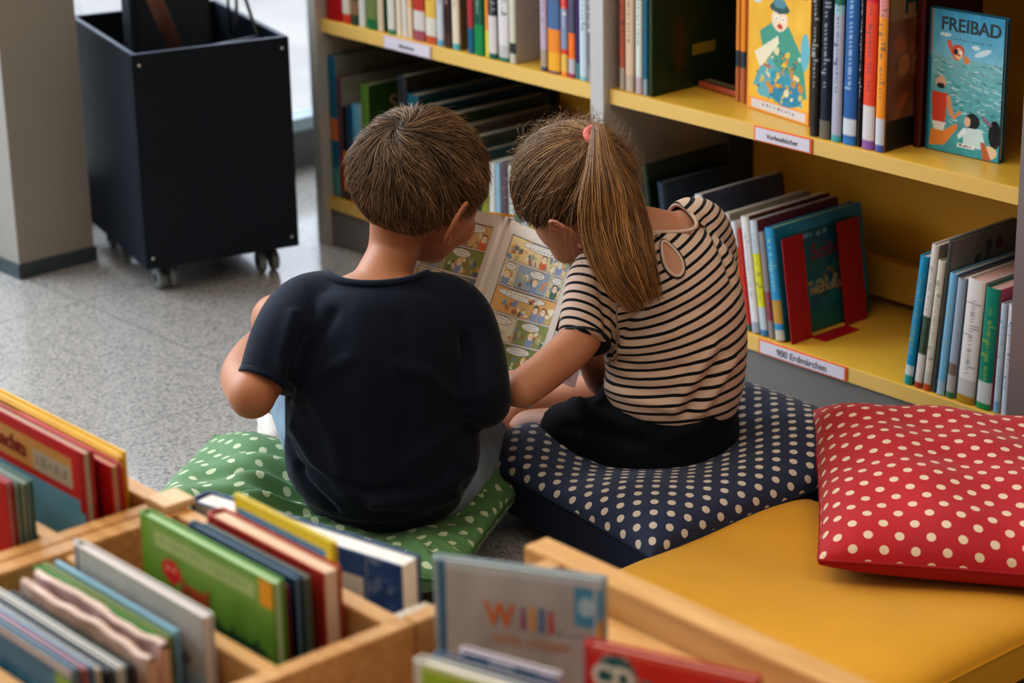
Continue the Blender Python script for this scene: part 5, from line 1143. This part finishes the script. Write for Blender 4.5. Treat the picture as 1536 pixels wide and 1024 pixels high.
# ================================================================== GIRL
girl = empty('person', (0, 0, 0), (0, 0, 0), 'girl in striped t-shirt with a ponytail seen from behind, sitting on the navy cushion', 'person')
KG = Vector((.19, 3.28, 0)); root_at(girl, KG)
def G_(u, v, f): return K(u, v, f)-KG
Cg = G_(862, 292, 3.37)
TV = cv(.28, .64, .71)
Bg = head_frame(cv(-.15, -.64, .75), TV, (-.95, -.1, -.25), (0, -.95, .30))
gp, gpt = head_parts(Cg, Bg, 1.01)
gb = list(gp)
gb += [limb([gpt(0, -.03, -.03), G_(925, 340, 3.37), G_(965, 365, 3.36), G_(990, 400, 3.34)], [(.038, .038), (.034, .034), (.038, .038), (.055, .045)], side=sd)]
gb += [limb([G_(985, 385, 3.34), G_(992, 420, 3.32), G_(1008, 480, 3.30), G_(1012, 550, 3.29), G_(1000, 620, 3.29), G_(985, 660, 3.29)], [(.06, .045), (.092, .06), (.092, .07), (.085, .068), (.098, .078), (.11, .085)], side=sd)]
gb += [limb([G_(930, 338, 3.38), G_(972, 350, 3.37), G_(1010, 362, 3.37), G_(1035, 372, 3.38)], [.036, .040, .042, .036])]
gSL, gEL = G_(905, 425, 3.31), G_(783, 583, 3.13); gWL = G_(712, 578, 3.30)
gb += [limb([G_(945, 405, 3.32), gSL, G_(872, 505, 3.245), G_(820, 555, 3.17), gEL], [.04, .04, .031, .029, .0275]), limb([gEL, (gEL+gWL)/2, gWL], [.0275, .024, .018])]
gb += hand(gWL, Vector((-.1, .8, -.1)), Vector((.5, .3, -.3)), curl=.6, thumb=-1, L=.105)
gSR, gER, gWR = G_(1045, 352, 3.39), G_(975, 560, 3.46), G_(893, 560, 3.42)
gb += [limb([G_(1010, 375, 3.36), gSR, G_(1040, 460, 3.46), gER], [.04, .04, .032, .029]), limb([gER, G_(915, 575, 3.42), G_(888, 540, 3.38), G_(868, 505, 3.37)], [.029, .028, .023, .017])]
gb += hand(G_(866, 502, 3.37), G_(838, 470, 3.38)-G_(866, 502, 3.37), Vector((0, -.2, -1)), curl=.6, thumb=1, L=.105)
gHL, gKL = G_(930, 658, 3.29), G_(797, 650, 3.37); gAL = Vector((gKL.x+.19, gKL.y+.15, .05))
gb += [limb([gHL, (gHL+gKL)/2, gKL], [.06, .047, .0375]), limb([gKL+Vector((0, 0, -.012)), gKL*.5+gAL*.5+Vector((0, 0, -.01)), gAL], [.036, .034, .023])]
gb += foot(gAL, Vector((.9, .4, .05)), up=(0, -.3, 1), L=.15)
gHR = G_(1035, 655, 3.31); gKR = Vector((gHR.x+.03, gHR.y+.28, .085)); gAR = Vector((gHR.x-.22, gHR.y+.30, .05))
gb += [limb([gHR, (gHR+gKR)/2, gKR], [.06, .047, .037]), limb([gKR, (gKR+gAR)/2, gAR], [.036, .034, .023])]
gb += foot(gAR, Vector((-.95, -.15, .0)), up=(0, -.3, 1), L=.15)
go = fuse('body', gb, .0042, 7, SKG, girl)
eyes(gpt, 1.01, go, EYE)
# striped shirt
m = bpy.data.materials.new('striped_jersey'); m.use_nodes = True; nt, b = nodes(m)
a = nt.nodes.new('ShaderNodeAttribute'); a.attribute_name = 'stripe'
def MM(op, x, y=None):
    n = nt.nodes.new('ShaderNodeMath'); n.operation = op
    for i, q in enumerate((x, y)):
        if q is None: continue
        if isinstance(q, (int, float)): n.inputs[i].default_value = q
        else: nt.links.new(q, n.inputs[i])
    return n.outputs[0]
fr = MM('FRACT', MM('DIVIDE', a.outputs['Fac'], .0137)); st = MM('LESS_THAN', fr, .33)
mi = nt.nodes.new('ShaderNodeMix'); mi.data_type = 'RGBA'; nt.links.new(st, mi.inputs['Factor']); mi.inputs['A'].default_value = (*lin('#cdb29f'), 1); mi.inputs['B'].default_value = (*lin('#17181c'), 1)
nt.links.new(mi.outputs['Result'], b.inputs['Base Color']); b.inputs['Roughness'].default_value = .85; b.inputs['Sheen Weight'].default_value = .1; b.inputs['Specular IOR Level'].default_value = .2
STR = m
gs = [limb([G_(972, 318, 3.375), G_(980, 340, 3.36), G_(985, 362, 3.35), G_(993, 400, 3.33), G_(1005, 450, 3.31), G_(1013, 510, 3.295), G_(1012, 565, 3.29), G_(1003, 594, 3.285), G_(1000, 604, 3.285)],
           [(.045, .042), (.053, .046), (.078, .06), (.104, .078), (.108, .086), (.107, .088), (.104, .086), (.101, .084), (.096, .08)], side=Vector((1, .1, .22)), flat0=True, sub=8),
      limb([G_(950, 385, 3.33), G_(905, 412, 3.31), G_(886, 455, 3.28), G_(876, 512, 3.24)], [.042, .047, .042, .039], flat1=True),
      limb([G_(1015, 352, 3.365), G_(1045, 345, 3.385), G_(1062, 400, 3.42), G_(1050, 450, 3.46)], [.042, .049, .046, .04], flat1=True)]
gsh = fuse('striped_t_shirt', gs, .0042, 7, STR, girl)
def D_(*p): return [np.array(G_(u, v, f)) for u, v, f in p]
creases(gsh, [(D_((915, 525, 3.2), (940, 480, 3.2), (975, 440, 3.2)), .008, -.006), (D_((915, 530, 3.2), (960, 520, 3.19), (1010, 500, 3.18)), .009, .004), (D_((920, 540, 3.2), (970, 560, 3.19), (1020, 550, 3.18)), .009, -.003),
    (D_((1070, 520, 3.2), (1040, 570, 3.2), (1010, 615, 3.2)), .008, .005), (D_((1100, 540, 3.22), (1070, 590, 3.2), (1050, 620, 3.2)), .008, .005), (D_((1085, 530, 3.2), (1055, 580, 3.2), (1030, 620, 3.2)), .007, -.006),
    (D_((1000, 610, 3.2), (950, 600, 3.2), (910, 580, 3.2)), .008, .004), (D_((1060, 330, 3.34), (1085, 380, 3.34), (1100, 420, 3.34)), .008, -.005), (D_((1100, 440, 3.25), (1060, 460, 3.22), (1020, 470, 3.2)), .01, -.003),
    (D_((900, 410, 3.27), (905, 450, 3.24), (912, 500, 3.22)), .007, -.005)], KG)
gcol, gl = cutneck(gsh, G_(975, 338, 3.36), G_(925, 332, 3.385)-G_(995, 400, 3.335), (.6, 0, -.7), .052, .054, 'collar', mat('ecru_rib', '#cdb29f', .85), gsh, .003, G_(966, 430, 3.3).z, al=.062)
P = verts(gsh)
# stripe coordinate: tilted across the shoulders, level at the hem; rings round the sleeve
r0 = float(G_(1000, 450, 3.3).x); z = P[:, 2]; kz = np.interp(z, [.10, .18, .26, .34, .42, .5], [-.10, .05, .22, .42, .56, .6])
s = z-kz*(P[:, 0]-r0)
d1, t1 = segd(P, gSL, G_(876, 512, 3.24)); L1 = (gSL-G_(876, 512, 3.24)).length
arm = (P[:, 0] < float(G_(925, 450, 3.24).x)) & (d1 < .058)
seam = float(G_(925, 450, 3.24).x)
s2 = -((P-np.array(gSL))@np.array((G_(876, 512, 3.24)-gSL).normalized()))+.35+.15*(P[:, 0])
s = np.where(arm, s2, s)
at = gsh.data.attributes.new('stripe', 'FLOAT', 'POINT'); at.data.foreach_set('value', s.astype(np.float32))

# hem trims
mesh('sleeve_hem', *limb([G_(876.3, 510, 3.2415), G_(875.8, 513.5, 3.2385)], [.0396, .0396], flat0=True, flat1=True), mat('black_trim', '#1a1b1f', .8), gsh, True)
# keyhole opening: teardrop of skin with dark piping, laid on the shirt
dg = bpy.context.evaluated_depsgraph_get(); dg.update(); bvh = BVHTree.FromPolygons([v.co for v in gsh.data.vertices], [p.vertices[:] for p in gsh.data.polygons])
def onshirt(u, v, off=.0015):
    o_ = Vector((0, 0, H))-KG; d_ = (K(u, v, 3.)-Vector((0, 0, H))).normalized(); h_, n_, _, _ = bvh.ray_cast(o_, d_)
    if h_ is None: return G_(u, v, 3.25)
    return h_+n_*off
cen = (1007, 388); ring = []
for k in range(36):
    a_ = 2*math.pi*k/36; w = 12.5*math.sin(a_)*(.52+.48*math.sin(a_/2)**2)*1.15; hh = -27*math.cos(a_)
    ca, sa = math.cos(-.45), math.sin(-.45); ring.append(onshirt(cen[0]+w*ca-hh*sa*1, cen[1]+w*sa+hh*ca))
cenp = onshirt(cen[0]+2, cen[1]+4); mesh('keyhole_skin', ring+[cenp], [(i, (i+1) % 36, 36) for i in range(36)], SKG, gsh, True)
tube('keyhole_trim', [r_+(r_-cenp).normalized()*.0012 for r_ in ring], .0026, mat('ecru_rib', '#cdb29f', .85), gsh, 8, closed=True)
tube('keyhole_piping', [r_+(r_-cenp).normalized()*.0042 for r_ in ring], .0014, mat('black_trim', '#1a1b1f', .8), gsh, 6, closed=True)
bt = onshirt(986, 355, .002); mesh('button', *ellip(bt, (.004, .004, .003)), mat('button_pearl', '#8a7a6c', .3), gsh, True)
# shorts
BLK = cloth('black_shorts', '#0d1116', .85, .05)
gd_ = [limb([G_(1010, 585, 3.29), G_(1000, 625, 3.29), G_(988, 675, 3.29), G_(985, 706, 3.29)], [(.098, .078), (.112, .092), (.125, .102), (.114, .09)], side=sd, flat0=True),
       limb([gHL+Vector((0, 0, .0)), G_(880, 655, 3.31), G_(838, 653, 3.345)], [.072, .060, .050], flat1=True), limb([gHR, gHR*.4+gKR*.6], [.07, .056], flat1=True)]
gdo = fuse('shorts', gd_, .0045, 7, BLK, girl)
creases(gdo, [(D_((860, 600, 3.25), (900, 620, 3.2), (950, 640, 3.18)), .009, .005), (D_((850, 640, 3.25), (900, 650, 3.2), (960, 665, 3.18)), .009, -.004), (D_((870, 590, 3.25), (880, 640, 3.2), (870, 680, 3.2)), .008, .004), (D_((1090, 600, 3.25), (1050, 640, 3.2), (1000, 660, 3.18)), .01, .005)], KG)
# hair of the girl
def hairline_girl(P):
    y, z = P[..., 1], P[..., 2]
    zm = np.interp(y, [-.11, -.07, -.04, -.02, -.005, .02, .04, .055, .075, .09], [-.075, -.072, -.06, -.03, .0, .004, .008, .022, .045, .055])
    return z > zm*1.05
rg = np.array((.0725, .09, .08))*1.01; Mg = np.array(Bg); offg = np.array((0, -.012, .012))*1.01; c0g = Cg+Bg@Vector(offg)
TW = np.array((0, -.95, .30)); TW /= np.linalg.norm(TW)
def girl_hair(n, seed, wd, base, hi, amt, lift=.008, fly=0):
    r = np.random.default_rng(seed); D = r.normal(size=(n*3, 3)); D /= np.linalg.norm(D, axis=1, keepdims=True); P = D*rg+offg; D = D[hairline_girl(P)][:n]; n = len(D); Kk = 12
    om = np.arccos(np.clip(D@TW, -1, 1)); ln = lownoise(D, 5, 9); pts = np.zeros((n, Kk, 3)); nr = np.zeros((n, Kk, 3)); u1 = r.uniform(0, 1, n)
    e = np.where(fly > 0, r.uniform(.25, .7, n), 1.)
    for k in range(Kk):
        t = k/(Kk-1)*e*.985; sn = np.sin(om)+1e-6
        c = (np.sin((1-t)*om)/sn)[:, None]*D+(np.sin(t*om)/sn)[:, None]*TW
        sdv = np.cross(c, TW); c = c+sdv*(ln*.10*np.sin(math.pi*np.minimum(t, 1)))[:, None]; c /= np.linalg.norm(c, axis=1, keepdims=True)
        lf = .003+lift*(.35+.65*u1)*np.sin(math.pi*(.12+.8*t))+.0022*np.sin(ln*9+seed)
        if fly: lf = lf+fly*(k/(Kk-1))**1.5*r.uniform(.3, 1., n) if False else lf+fly*(k/(Kk-1))**1.6*(.3+.7*u1)
        pts[:, k] = c*(rg*1.02+lf[:, None])+offg; nr[:, k] = c
        if fly: pts[:, k] += .009*np.sin(k*.9+u1[:, None]*20+np.array([0, 2, 4]))*(k/Kk)
    W = pts@Mg.T+np.array(Cg); cl = haircol(n, base, hi, seed, amt=amt)*(1+.28*lownoise(D, 31, 30)).clip(.45, 1.6)[:, None]
    return strands('s', W, nr@Mg.T, np.full(n, wd)*r.uniform(.6, 1.3, n), cl, HAIR, girl)
cpg = cap_mesh('c', c0g, Bg, rg, lambda q: bool(hairline_girl(np.array(q)+offg)), '#3e2a1b', girl, .004)
g1 = girl_hair(6500, 11, .0011, '#3f2a1a', '#cfa578', 1.15)
g2 = girl_hair(800, 12, .0005, '#7c5c3e', '#d6b48c', 1., fly=.02)
# ponytail
T0 = np.array(Cg+Bg@Vector(TW*(rg*1.02+.006)+offg)); Tn = np.array(Bg@Vector(TW))
path = [T0-Tn*.004, T0+Tn*.016, np.array(G_(904, 240, 3.262)), np.array(G_(914, 290, 3.235)), np.array(G_(922, 345, 3.22)), np.array(G_(941, 405, 3.195)), np.array(G_(970, 462, 3.185))]
hw = [.011, .011, .022, .042, .049, .042, .026]; hd = [.011, .011, .017, .022, .024, .02, .012]
S_ = np.array([list(p)+[a_, b_] for p, a_, b_ in zip(path, hw, hd)]); CS = np.array(catmull(S_.tolist(), 8)); NP = len(CS)
def pony(n, seed, wd, base, hi, core=False, stray=0):
    r = np.random.default_rng(seed); ang = r.uniform(0, 2*math.pi, n); rad = np.sqrt(r.uniform(.25, 1, n)); Kk = 22; en = r.uniform(0, 1, n)**.7*.40+.62
    X = np.cos(ang)*rad; Y = np.sin(ang)*rad; pts = np.zeros((n, Kk, 3)); nr = np.zeros((n, Kk, 3)); w1 = r.uniform(0, 6.28, n); w2 = r.normal(size=n)
    kt = np.array(KT); krr = np.array(KR)
    for k in range(Kk):
        t = np.clip(k/(Kk-1)*en, 0, 1)*(NP-1); i = np.clip(t.astype(int), 0, NP-2); f = (t-i)[:, None]; q = CS[i]*(1-f)+CS[i+1]*f
        tg = CS[i+1, :3]-CS[i, :3]; tg /= np.linalg.norm(tg, axis=1, keepdims=True); sdv = np.cross(kt, tg); sdv /= np.linalg.norm(sdv, axis=1, keepdims=True); up = np.cross(tg, sdv)
        tt = k/(Kk-1); wob = .0035*np.sin(tt*7+w1)*tt+stray*w2*tt**2
        pts[:, k] = q[:, :3]+sdv*(X*q[:, 3]+wob)[:, None]+up*(Y*q[:, 4]+.002*np.cos(tt*6+w1*2)*tt)[:, None]; nr[:, k] = sdv*X[:, None]+up*Y[:, None]+1e-4
    D = np.stack([X*3, Y*3, X*Y*4], 1); cl = haircol(n, base, hi, seed)*(1+.35*lownoise(D, 41, 4)).clip(.45, 1.6)[:, None]
    return strands('s', pts, nr, np.full(n, wd)*r.uniform(.6, 1.3, n), cl, HAIR, girl)
p1 = pony(2600, 21, .0013, '#4c311d', '#cf9a62'); p2 = pony(160, 22, .0006, '#7c5c3e', '#cba67e', stray=.014)
# soft flyaways around the outline
r = np.random.default_rng(5); n = 130; Kk = 9; D = r.normal(size=(n*6, 3)); D /= np.linalg.norm(D, axis=1, keepdims=True); D = D[hairline_girl(D*rg+offg) & (D@TW < .6)][:n]; n = len(D)
dirs = r.normal(size=(n, 3)); pts = np.zeros((n, Kk, 3)); cur = D*(rg*1.05+.008)+offg; v_ = D*.6+dirs*.6-TW*.3; v_ /= np.linalg.norm(v_, axis=1, keepdims=True); sp_ = r.uniform(.003, .0055, n)[:, None]
for k in range(Kk):
    pts[:, k] = cur; cur = cur+v_*sp_; v_ = v_+np.cross(v_, dirs)*.35-D*.05; v_ /= np.linalg.norm(v_, axis=1, keepdims=True)
g3 = strands('s', pts@Mg.T+np.array(Cg), (np.repeat(D[:, None], Kk, 1))@Mg.T, np.full(n, .00045), haircol(n, '#8c6c4c', '#d8b890', 3), HAIR, girl)
merge([cpg, g1, g2, g3], 'hair', girl)
# solid core so the tail is not see-through
cv_, cf_ = limb([tuple(c[:3]) for c in CS[:-14:4]], [(c[3]*.72, c[4]*.6) for c in CS[:-14:4]], side=KR)
co_ = mesh('c', cv_, cf_, HAIR, girl, True); ca = co_.data.color_attributes.new('Col', 'FLOAT_COLOR', 'POINT'); cc = np.ones((len(cv_), 4)); cc[:, :3] = lin('#5c3f28'); ca.data.foreach_set('color', cc.astype(np.float32).ravel())
merge([co_, p1, p2], 'ponytail', girl)
tq = T0+Tn*.006; e1 = Vector(Tn).cross(Vector((0, 0, 1))).normalized(); e2 = Vector(Tn).cross(e1)
CORAL = mat('coral_elastic', '#e07a72', .7, bump=.3, bscale=600)
tie = tube('hair_tie', [Vector(tq)+(e1*math.cos(a_)+e2*math.sin(a_))*  .0145 for a_ in np.linspace(0, 2*math.pi, 25)[:-1]], .0062, CORAL, girl, 12, closed=True)
# ================================================================== open comic
cmk = empty('open_comic', (0, 0, 0), (0, 0, 0), 'open comic with colourful panels held between the two children', 'comic')
KC = Vector((0, 3.45, 0)); root_at(cmk, KC)
def A_(u, v, f): return K(u, v, f)-KC
STt, STb = A_(761, 325, 3.50), A_(676, 585, 3.33)
RTt, RTb = A_(872, 371, 3.385), A_(795, 612, 3.20)
LTt, LTb = A_(655, 296, 3.40), A_(560, 560, 3.24)
def page(Tt, Tb, inner_t, inner_b, bulge, sgn):
    nrm = (Tt-inner_t).cross(inner_b-inner_t).normalized()*sgn
    def f(s, q):           # s from spine (0) to edge (1), q bottom to top
        a_ = inner_b.lerp(inner_t, q); b_ = Tb.lerp(Tt, q); p = a_.lerp(b_, s); return p+nrm*bulge*math.sin(math.pi*min(1, s*1.0)**.6)*1.0
    return f
def comic_img(w, h, seed, rows, flip=False):
    im = Img(w, h, '#c9beb4'); im.noise(.012, seed, 6); r_ = random.Random(seed); y = .93; m_ = .075
    for hgt, cells in rows:
        x = m_+.02
        for wd_, bg in cells:
            x1 = min(x+wd_*(1-2*m_), 1-m_); y0 = y-hgt+.008
            im.rect(x, y0, x1-.012, y, '#5c5048'); im.rect(x+.008, y0+.005, x1-.02, y-.005, bg)
            W = x1-x; cols = {'g': ['#5c6c34', '#8c9a54', '#46502c', '#b5a06c', '#c98c4c']}.get('g')
            pal = [bg, '#cf8a4a', '#5c7fae', '#8c5a3c', '#e8dcc4', '#45505c', '#a5a56c'] if bg not in ('#d8cdb8',) else ['#c9b48c', '#a5a08c', '#b5763c', '#8c8c7c', '#d8c8a4']
            im.blobs(int(26*W/.5), pal, x+.03, y0+.012, x1-.03, y0+hgt*.55, .01, .035, r_.randint(0, 999), .85)
            for _ in range(max(1, int(W/.28))):                          # small figures
                cx_ = r_.uniform(x+.06, x1-.07); cy_ = y0+hgt*.42
                im.ell(cx_, cy_-hgt*.25, .05, hgt*.2, r_.choice(['#4f78ac', '#c9602c', '#3c5c4c', '#7c8cb0'])); im.ell(cx_, cy_+.004, .04, .024, r_.choice(['#2b2522', '#7c4c24', '#c9a04c'])); im.ell(cx_, cy_-.003, .032, .02, '#e8cdb0')
                im.ell(cx_-.01, cy_, .004, .003, '#2b2522'); im.ell(cx_+.012, cy_, .004, .003, '#2b2522')
            bw = W*r_.uniform(.5, .8); bx0 = x+.02+r_.uniform(0, max(.001, W-bw-.05)); by = y-hgt*.2
            im.ell(bx0+bw/2, by, bw/2, hgt*.17, '#6c6058'); im.ell(bx0+bw/2, by, bw/2-.008, hgt*.17-.004, '#dcd6cc')
            im.scrib(bx0+bw*.15, by+.004, bx0+bw*.85, by+.011, '#6f6a68', 9, r_.randint(0, 99), al=.7); im.scrib(bx0+bw*.15, by-.011, bx0+bw*.85, by-.004, '#6f6a68', 8, r_.randint(0, 99), al=.7)
            x = x1
        y -= hgt
    im.a = im.a*.82+.18*np.array((.72, .66, .6))  # veil of pale light haze mixed into the printed page colours
    im.a = im.a if not flip else im.a[:, ::-1]
    return im
O_, Bl, Gr, Cr, Dk = '#cf9a5c', '#c9b070', '#6c7c3a', '#d8cdb8', '#5f6668'
rows_r = [(.145, [(1.0, '#d9bd84')]), (.145, [(.22, Cr), (.52, '#8a9cb0'), (.26, '#cdbf8c')]), (.155, [(1.0, O_)]), (.15, [(.45, Cr), (.55, '#7c8448')]), (.15, [(.24, '#a8a498'), (.76, Gr)]), (.14, [(.24, Cr), (.76, '#8c8c54')])]
rows_l = [(.15, [(.45, '#c9b070'), (.55, '#c99b62')]), (.155, [(.4, '#8c9468'), (.6, '#7a803c')]), (.16, [(.4, '#cfc3a0'), (.6, Dk)]), (.15, [(1.0, Cr)]), (.15, [(.5, O_), (.5, Gr)]), (.13, [(1., '#8c9c9c')])]
fr_ = page(RTt, RTb, STt, STb, .012, 1); fl_ = page(LTt, LTb, STt, STb, -.012, 1)
imr = comic_img(190, 300, 3, rows_r); iml = comic_img(190, 300, 8, rows_l, True)
iml.a = comic_img(190, 300, 8, rows_l).a[:, ::-1][:, ::-1]
# page colours carry the pale haze; left page drawn from outer edge to spine
grid_print('right_page', 189, 299, fr_, imr, PAGEPRINT, cmk)
iml2 = Img(190, 300, '#ffffff'); iml2.a = iml.a[:, ::-1]
grid_print('left_page', 189, 299, fl_, iml2, PAGEPRINT, cmk)
back = (STt-A_(761, 325, 3.4)).normalized()*.004
BN = Vector((0, .0035, -.0015))
for nm, f_ in (('right_page_block', fr_), ('left_page_block', fl_)):
    n = 14; v = [f_(i/n*1.004, j/n*1.004-.002)+BN*k for k in (.3, 1.6) for j in range(n+1) for i in range(n+1)]; N1 = (n+1)**2
    f = [(k*N1+j*(n+1)+i, k*N1+j*(n+1)+i+1, k*N1+(j+1)*(n+1)+i+1, k*N1+(j+1)*(n+1)+i) for k in (0, 1) for j in range(n) for i in range(n)]
    rim = [i for i in range(n+1)]+[(j*(n+1)+n) for j in range(1, n+1)]+[n*(n+1)+i for i in range(n-1, -1, -1)]+[j*(n+1) for j in range(n-1, 0, -1)]
    f += [(rim[i], rim[(i+1) % len(rim)], N1+rim[(i+1) % len(rim)], N1+rim[i]) for i in range(len(rim))]
    mesh(nm, v, f, mat('comic_paper', '#cfc5ba', .8), cmk, True)
mesh('yellow_cover_edge', [STt+BN*2+Vector((-.03, 0, .0)), STt+BN*2+Vector((.012, 0, 0)), STt+BN*2+Vector((.010, 0, .004)), STt+BN*2+Vector((-.03, .0, .010))], [(0, 1, 2, 3)], mat('cover_orange', '#d99a34', .5), cmk)
# lower outer page, pinkish
im = Img(90, 70, '#c9a3a0'); im.noise(.02, 4); im.rect(.1, .12, .9, .9, '#b88a88'); im.rect(.13, .15, .87, .87, '#cdb0ac'); im.scrib(.25, .3, .85, .36, '#6c5c60', 9, 2); im.scrib(.3, .5, .7, .6, '#6c4c54', 5, 3); im.rect(.3, .66, .87, .87, '#c0505c')
a1, a2, a3, a4 = A_(770, 548, 3.42), A_(862, 582, 3.36), A_(880, 520, 3.40), A_(800, 490, 3.47)
grid_print('lower_page', 89, 69, lambda s, q: (a1*(1-s)+a2*s)*(1-q)+(a4*(1-s)+a3*s)*q, im, PAGEPRINT, cmk)
# ------------------------------------------------------------------ light
def area(name, loc, target, sx, sy, power, col):
    l = bpy.data.lights.new(name, 'AREA'); l.shape = 'RECTANGLE'; l.size = sx; l.size_y = sy; l.energy = power; l.color = col
    o = bpy.data.objects.new(name, l); COL.objects.link(o); o.location = loc
    o.rotation_euler = (Vector(target)-Vector(loc)).to_track_quat('-Z', 'Y').to_euler(); return o
area('window_daylight', (-5.6, .9, 2.6), (-2.4, 1.6, .2), 4.5, 2.6, 250, (.84, .93, 1))
area('street_daylight', (-8.5, 2, 6), (-7.5, 2.5, 0), 6, 6, 60, (1, .97, .93))
area('ceiling_panel', (-2.2, .9, 2.86), (-2.2, 1.0, 0), 2.4, 1.6, 30, (1, .91, .78))
area('ceiling_panel', (-.4, 2.0, 2.86), (-.8, 2.0, 0), 1.6, 1.6, 22, (1, .88, .74))
area('ceiling_panel', (-.3, -.6, 2.86), (-.6, -.2, 0), 1.6, 1.2, 6, (1, .93, .84))
wd = bpy.data.worlds.new('world'); SC.world = wd; wd.use_nodes = True
wd.node_tree.nodes['Background'].inputs[0].default_value = (.86, .9, 1, 1); wd.node_tree.nodes['Background'].inputs[1].default_value = 2.3
SC.view_settings.view_transform = "Standard"

SC.view_settings.look = 'Medium High Contrast'; SC.view_settings.exposure = .08
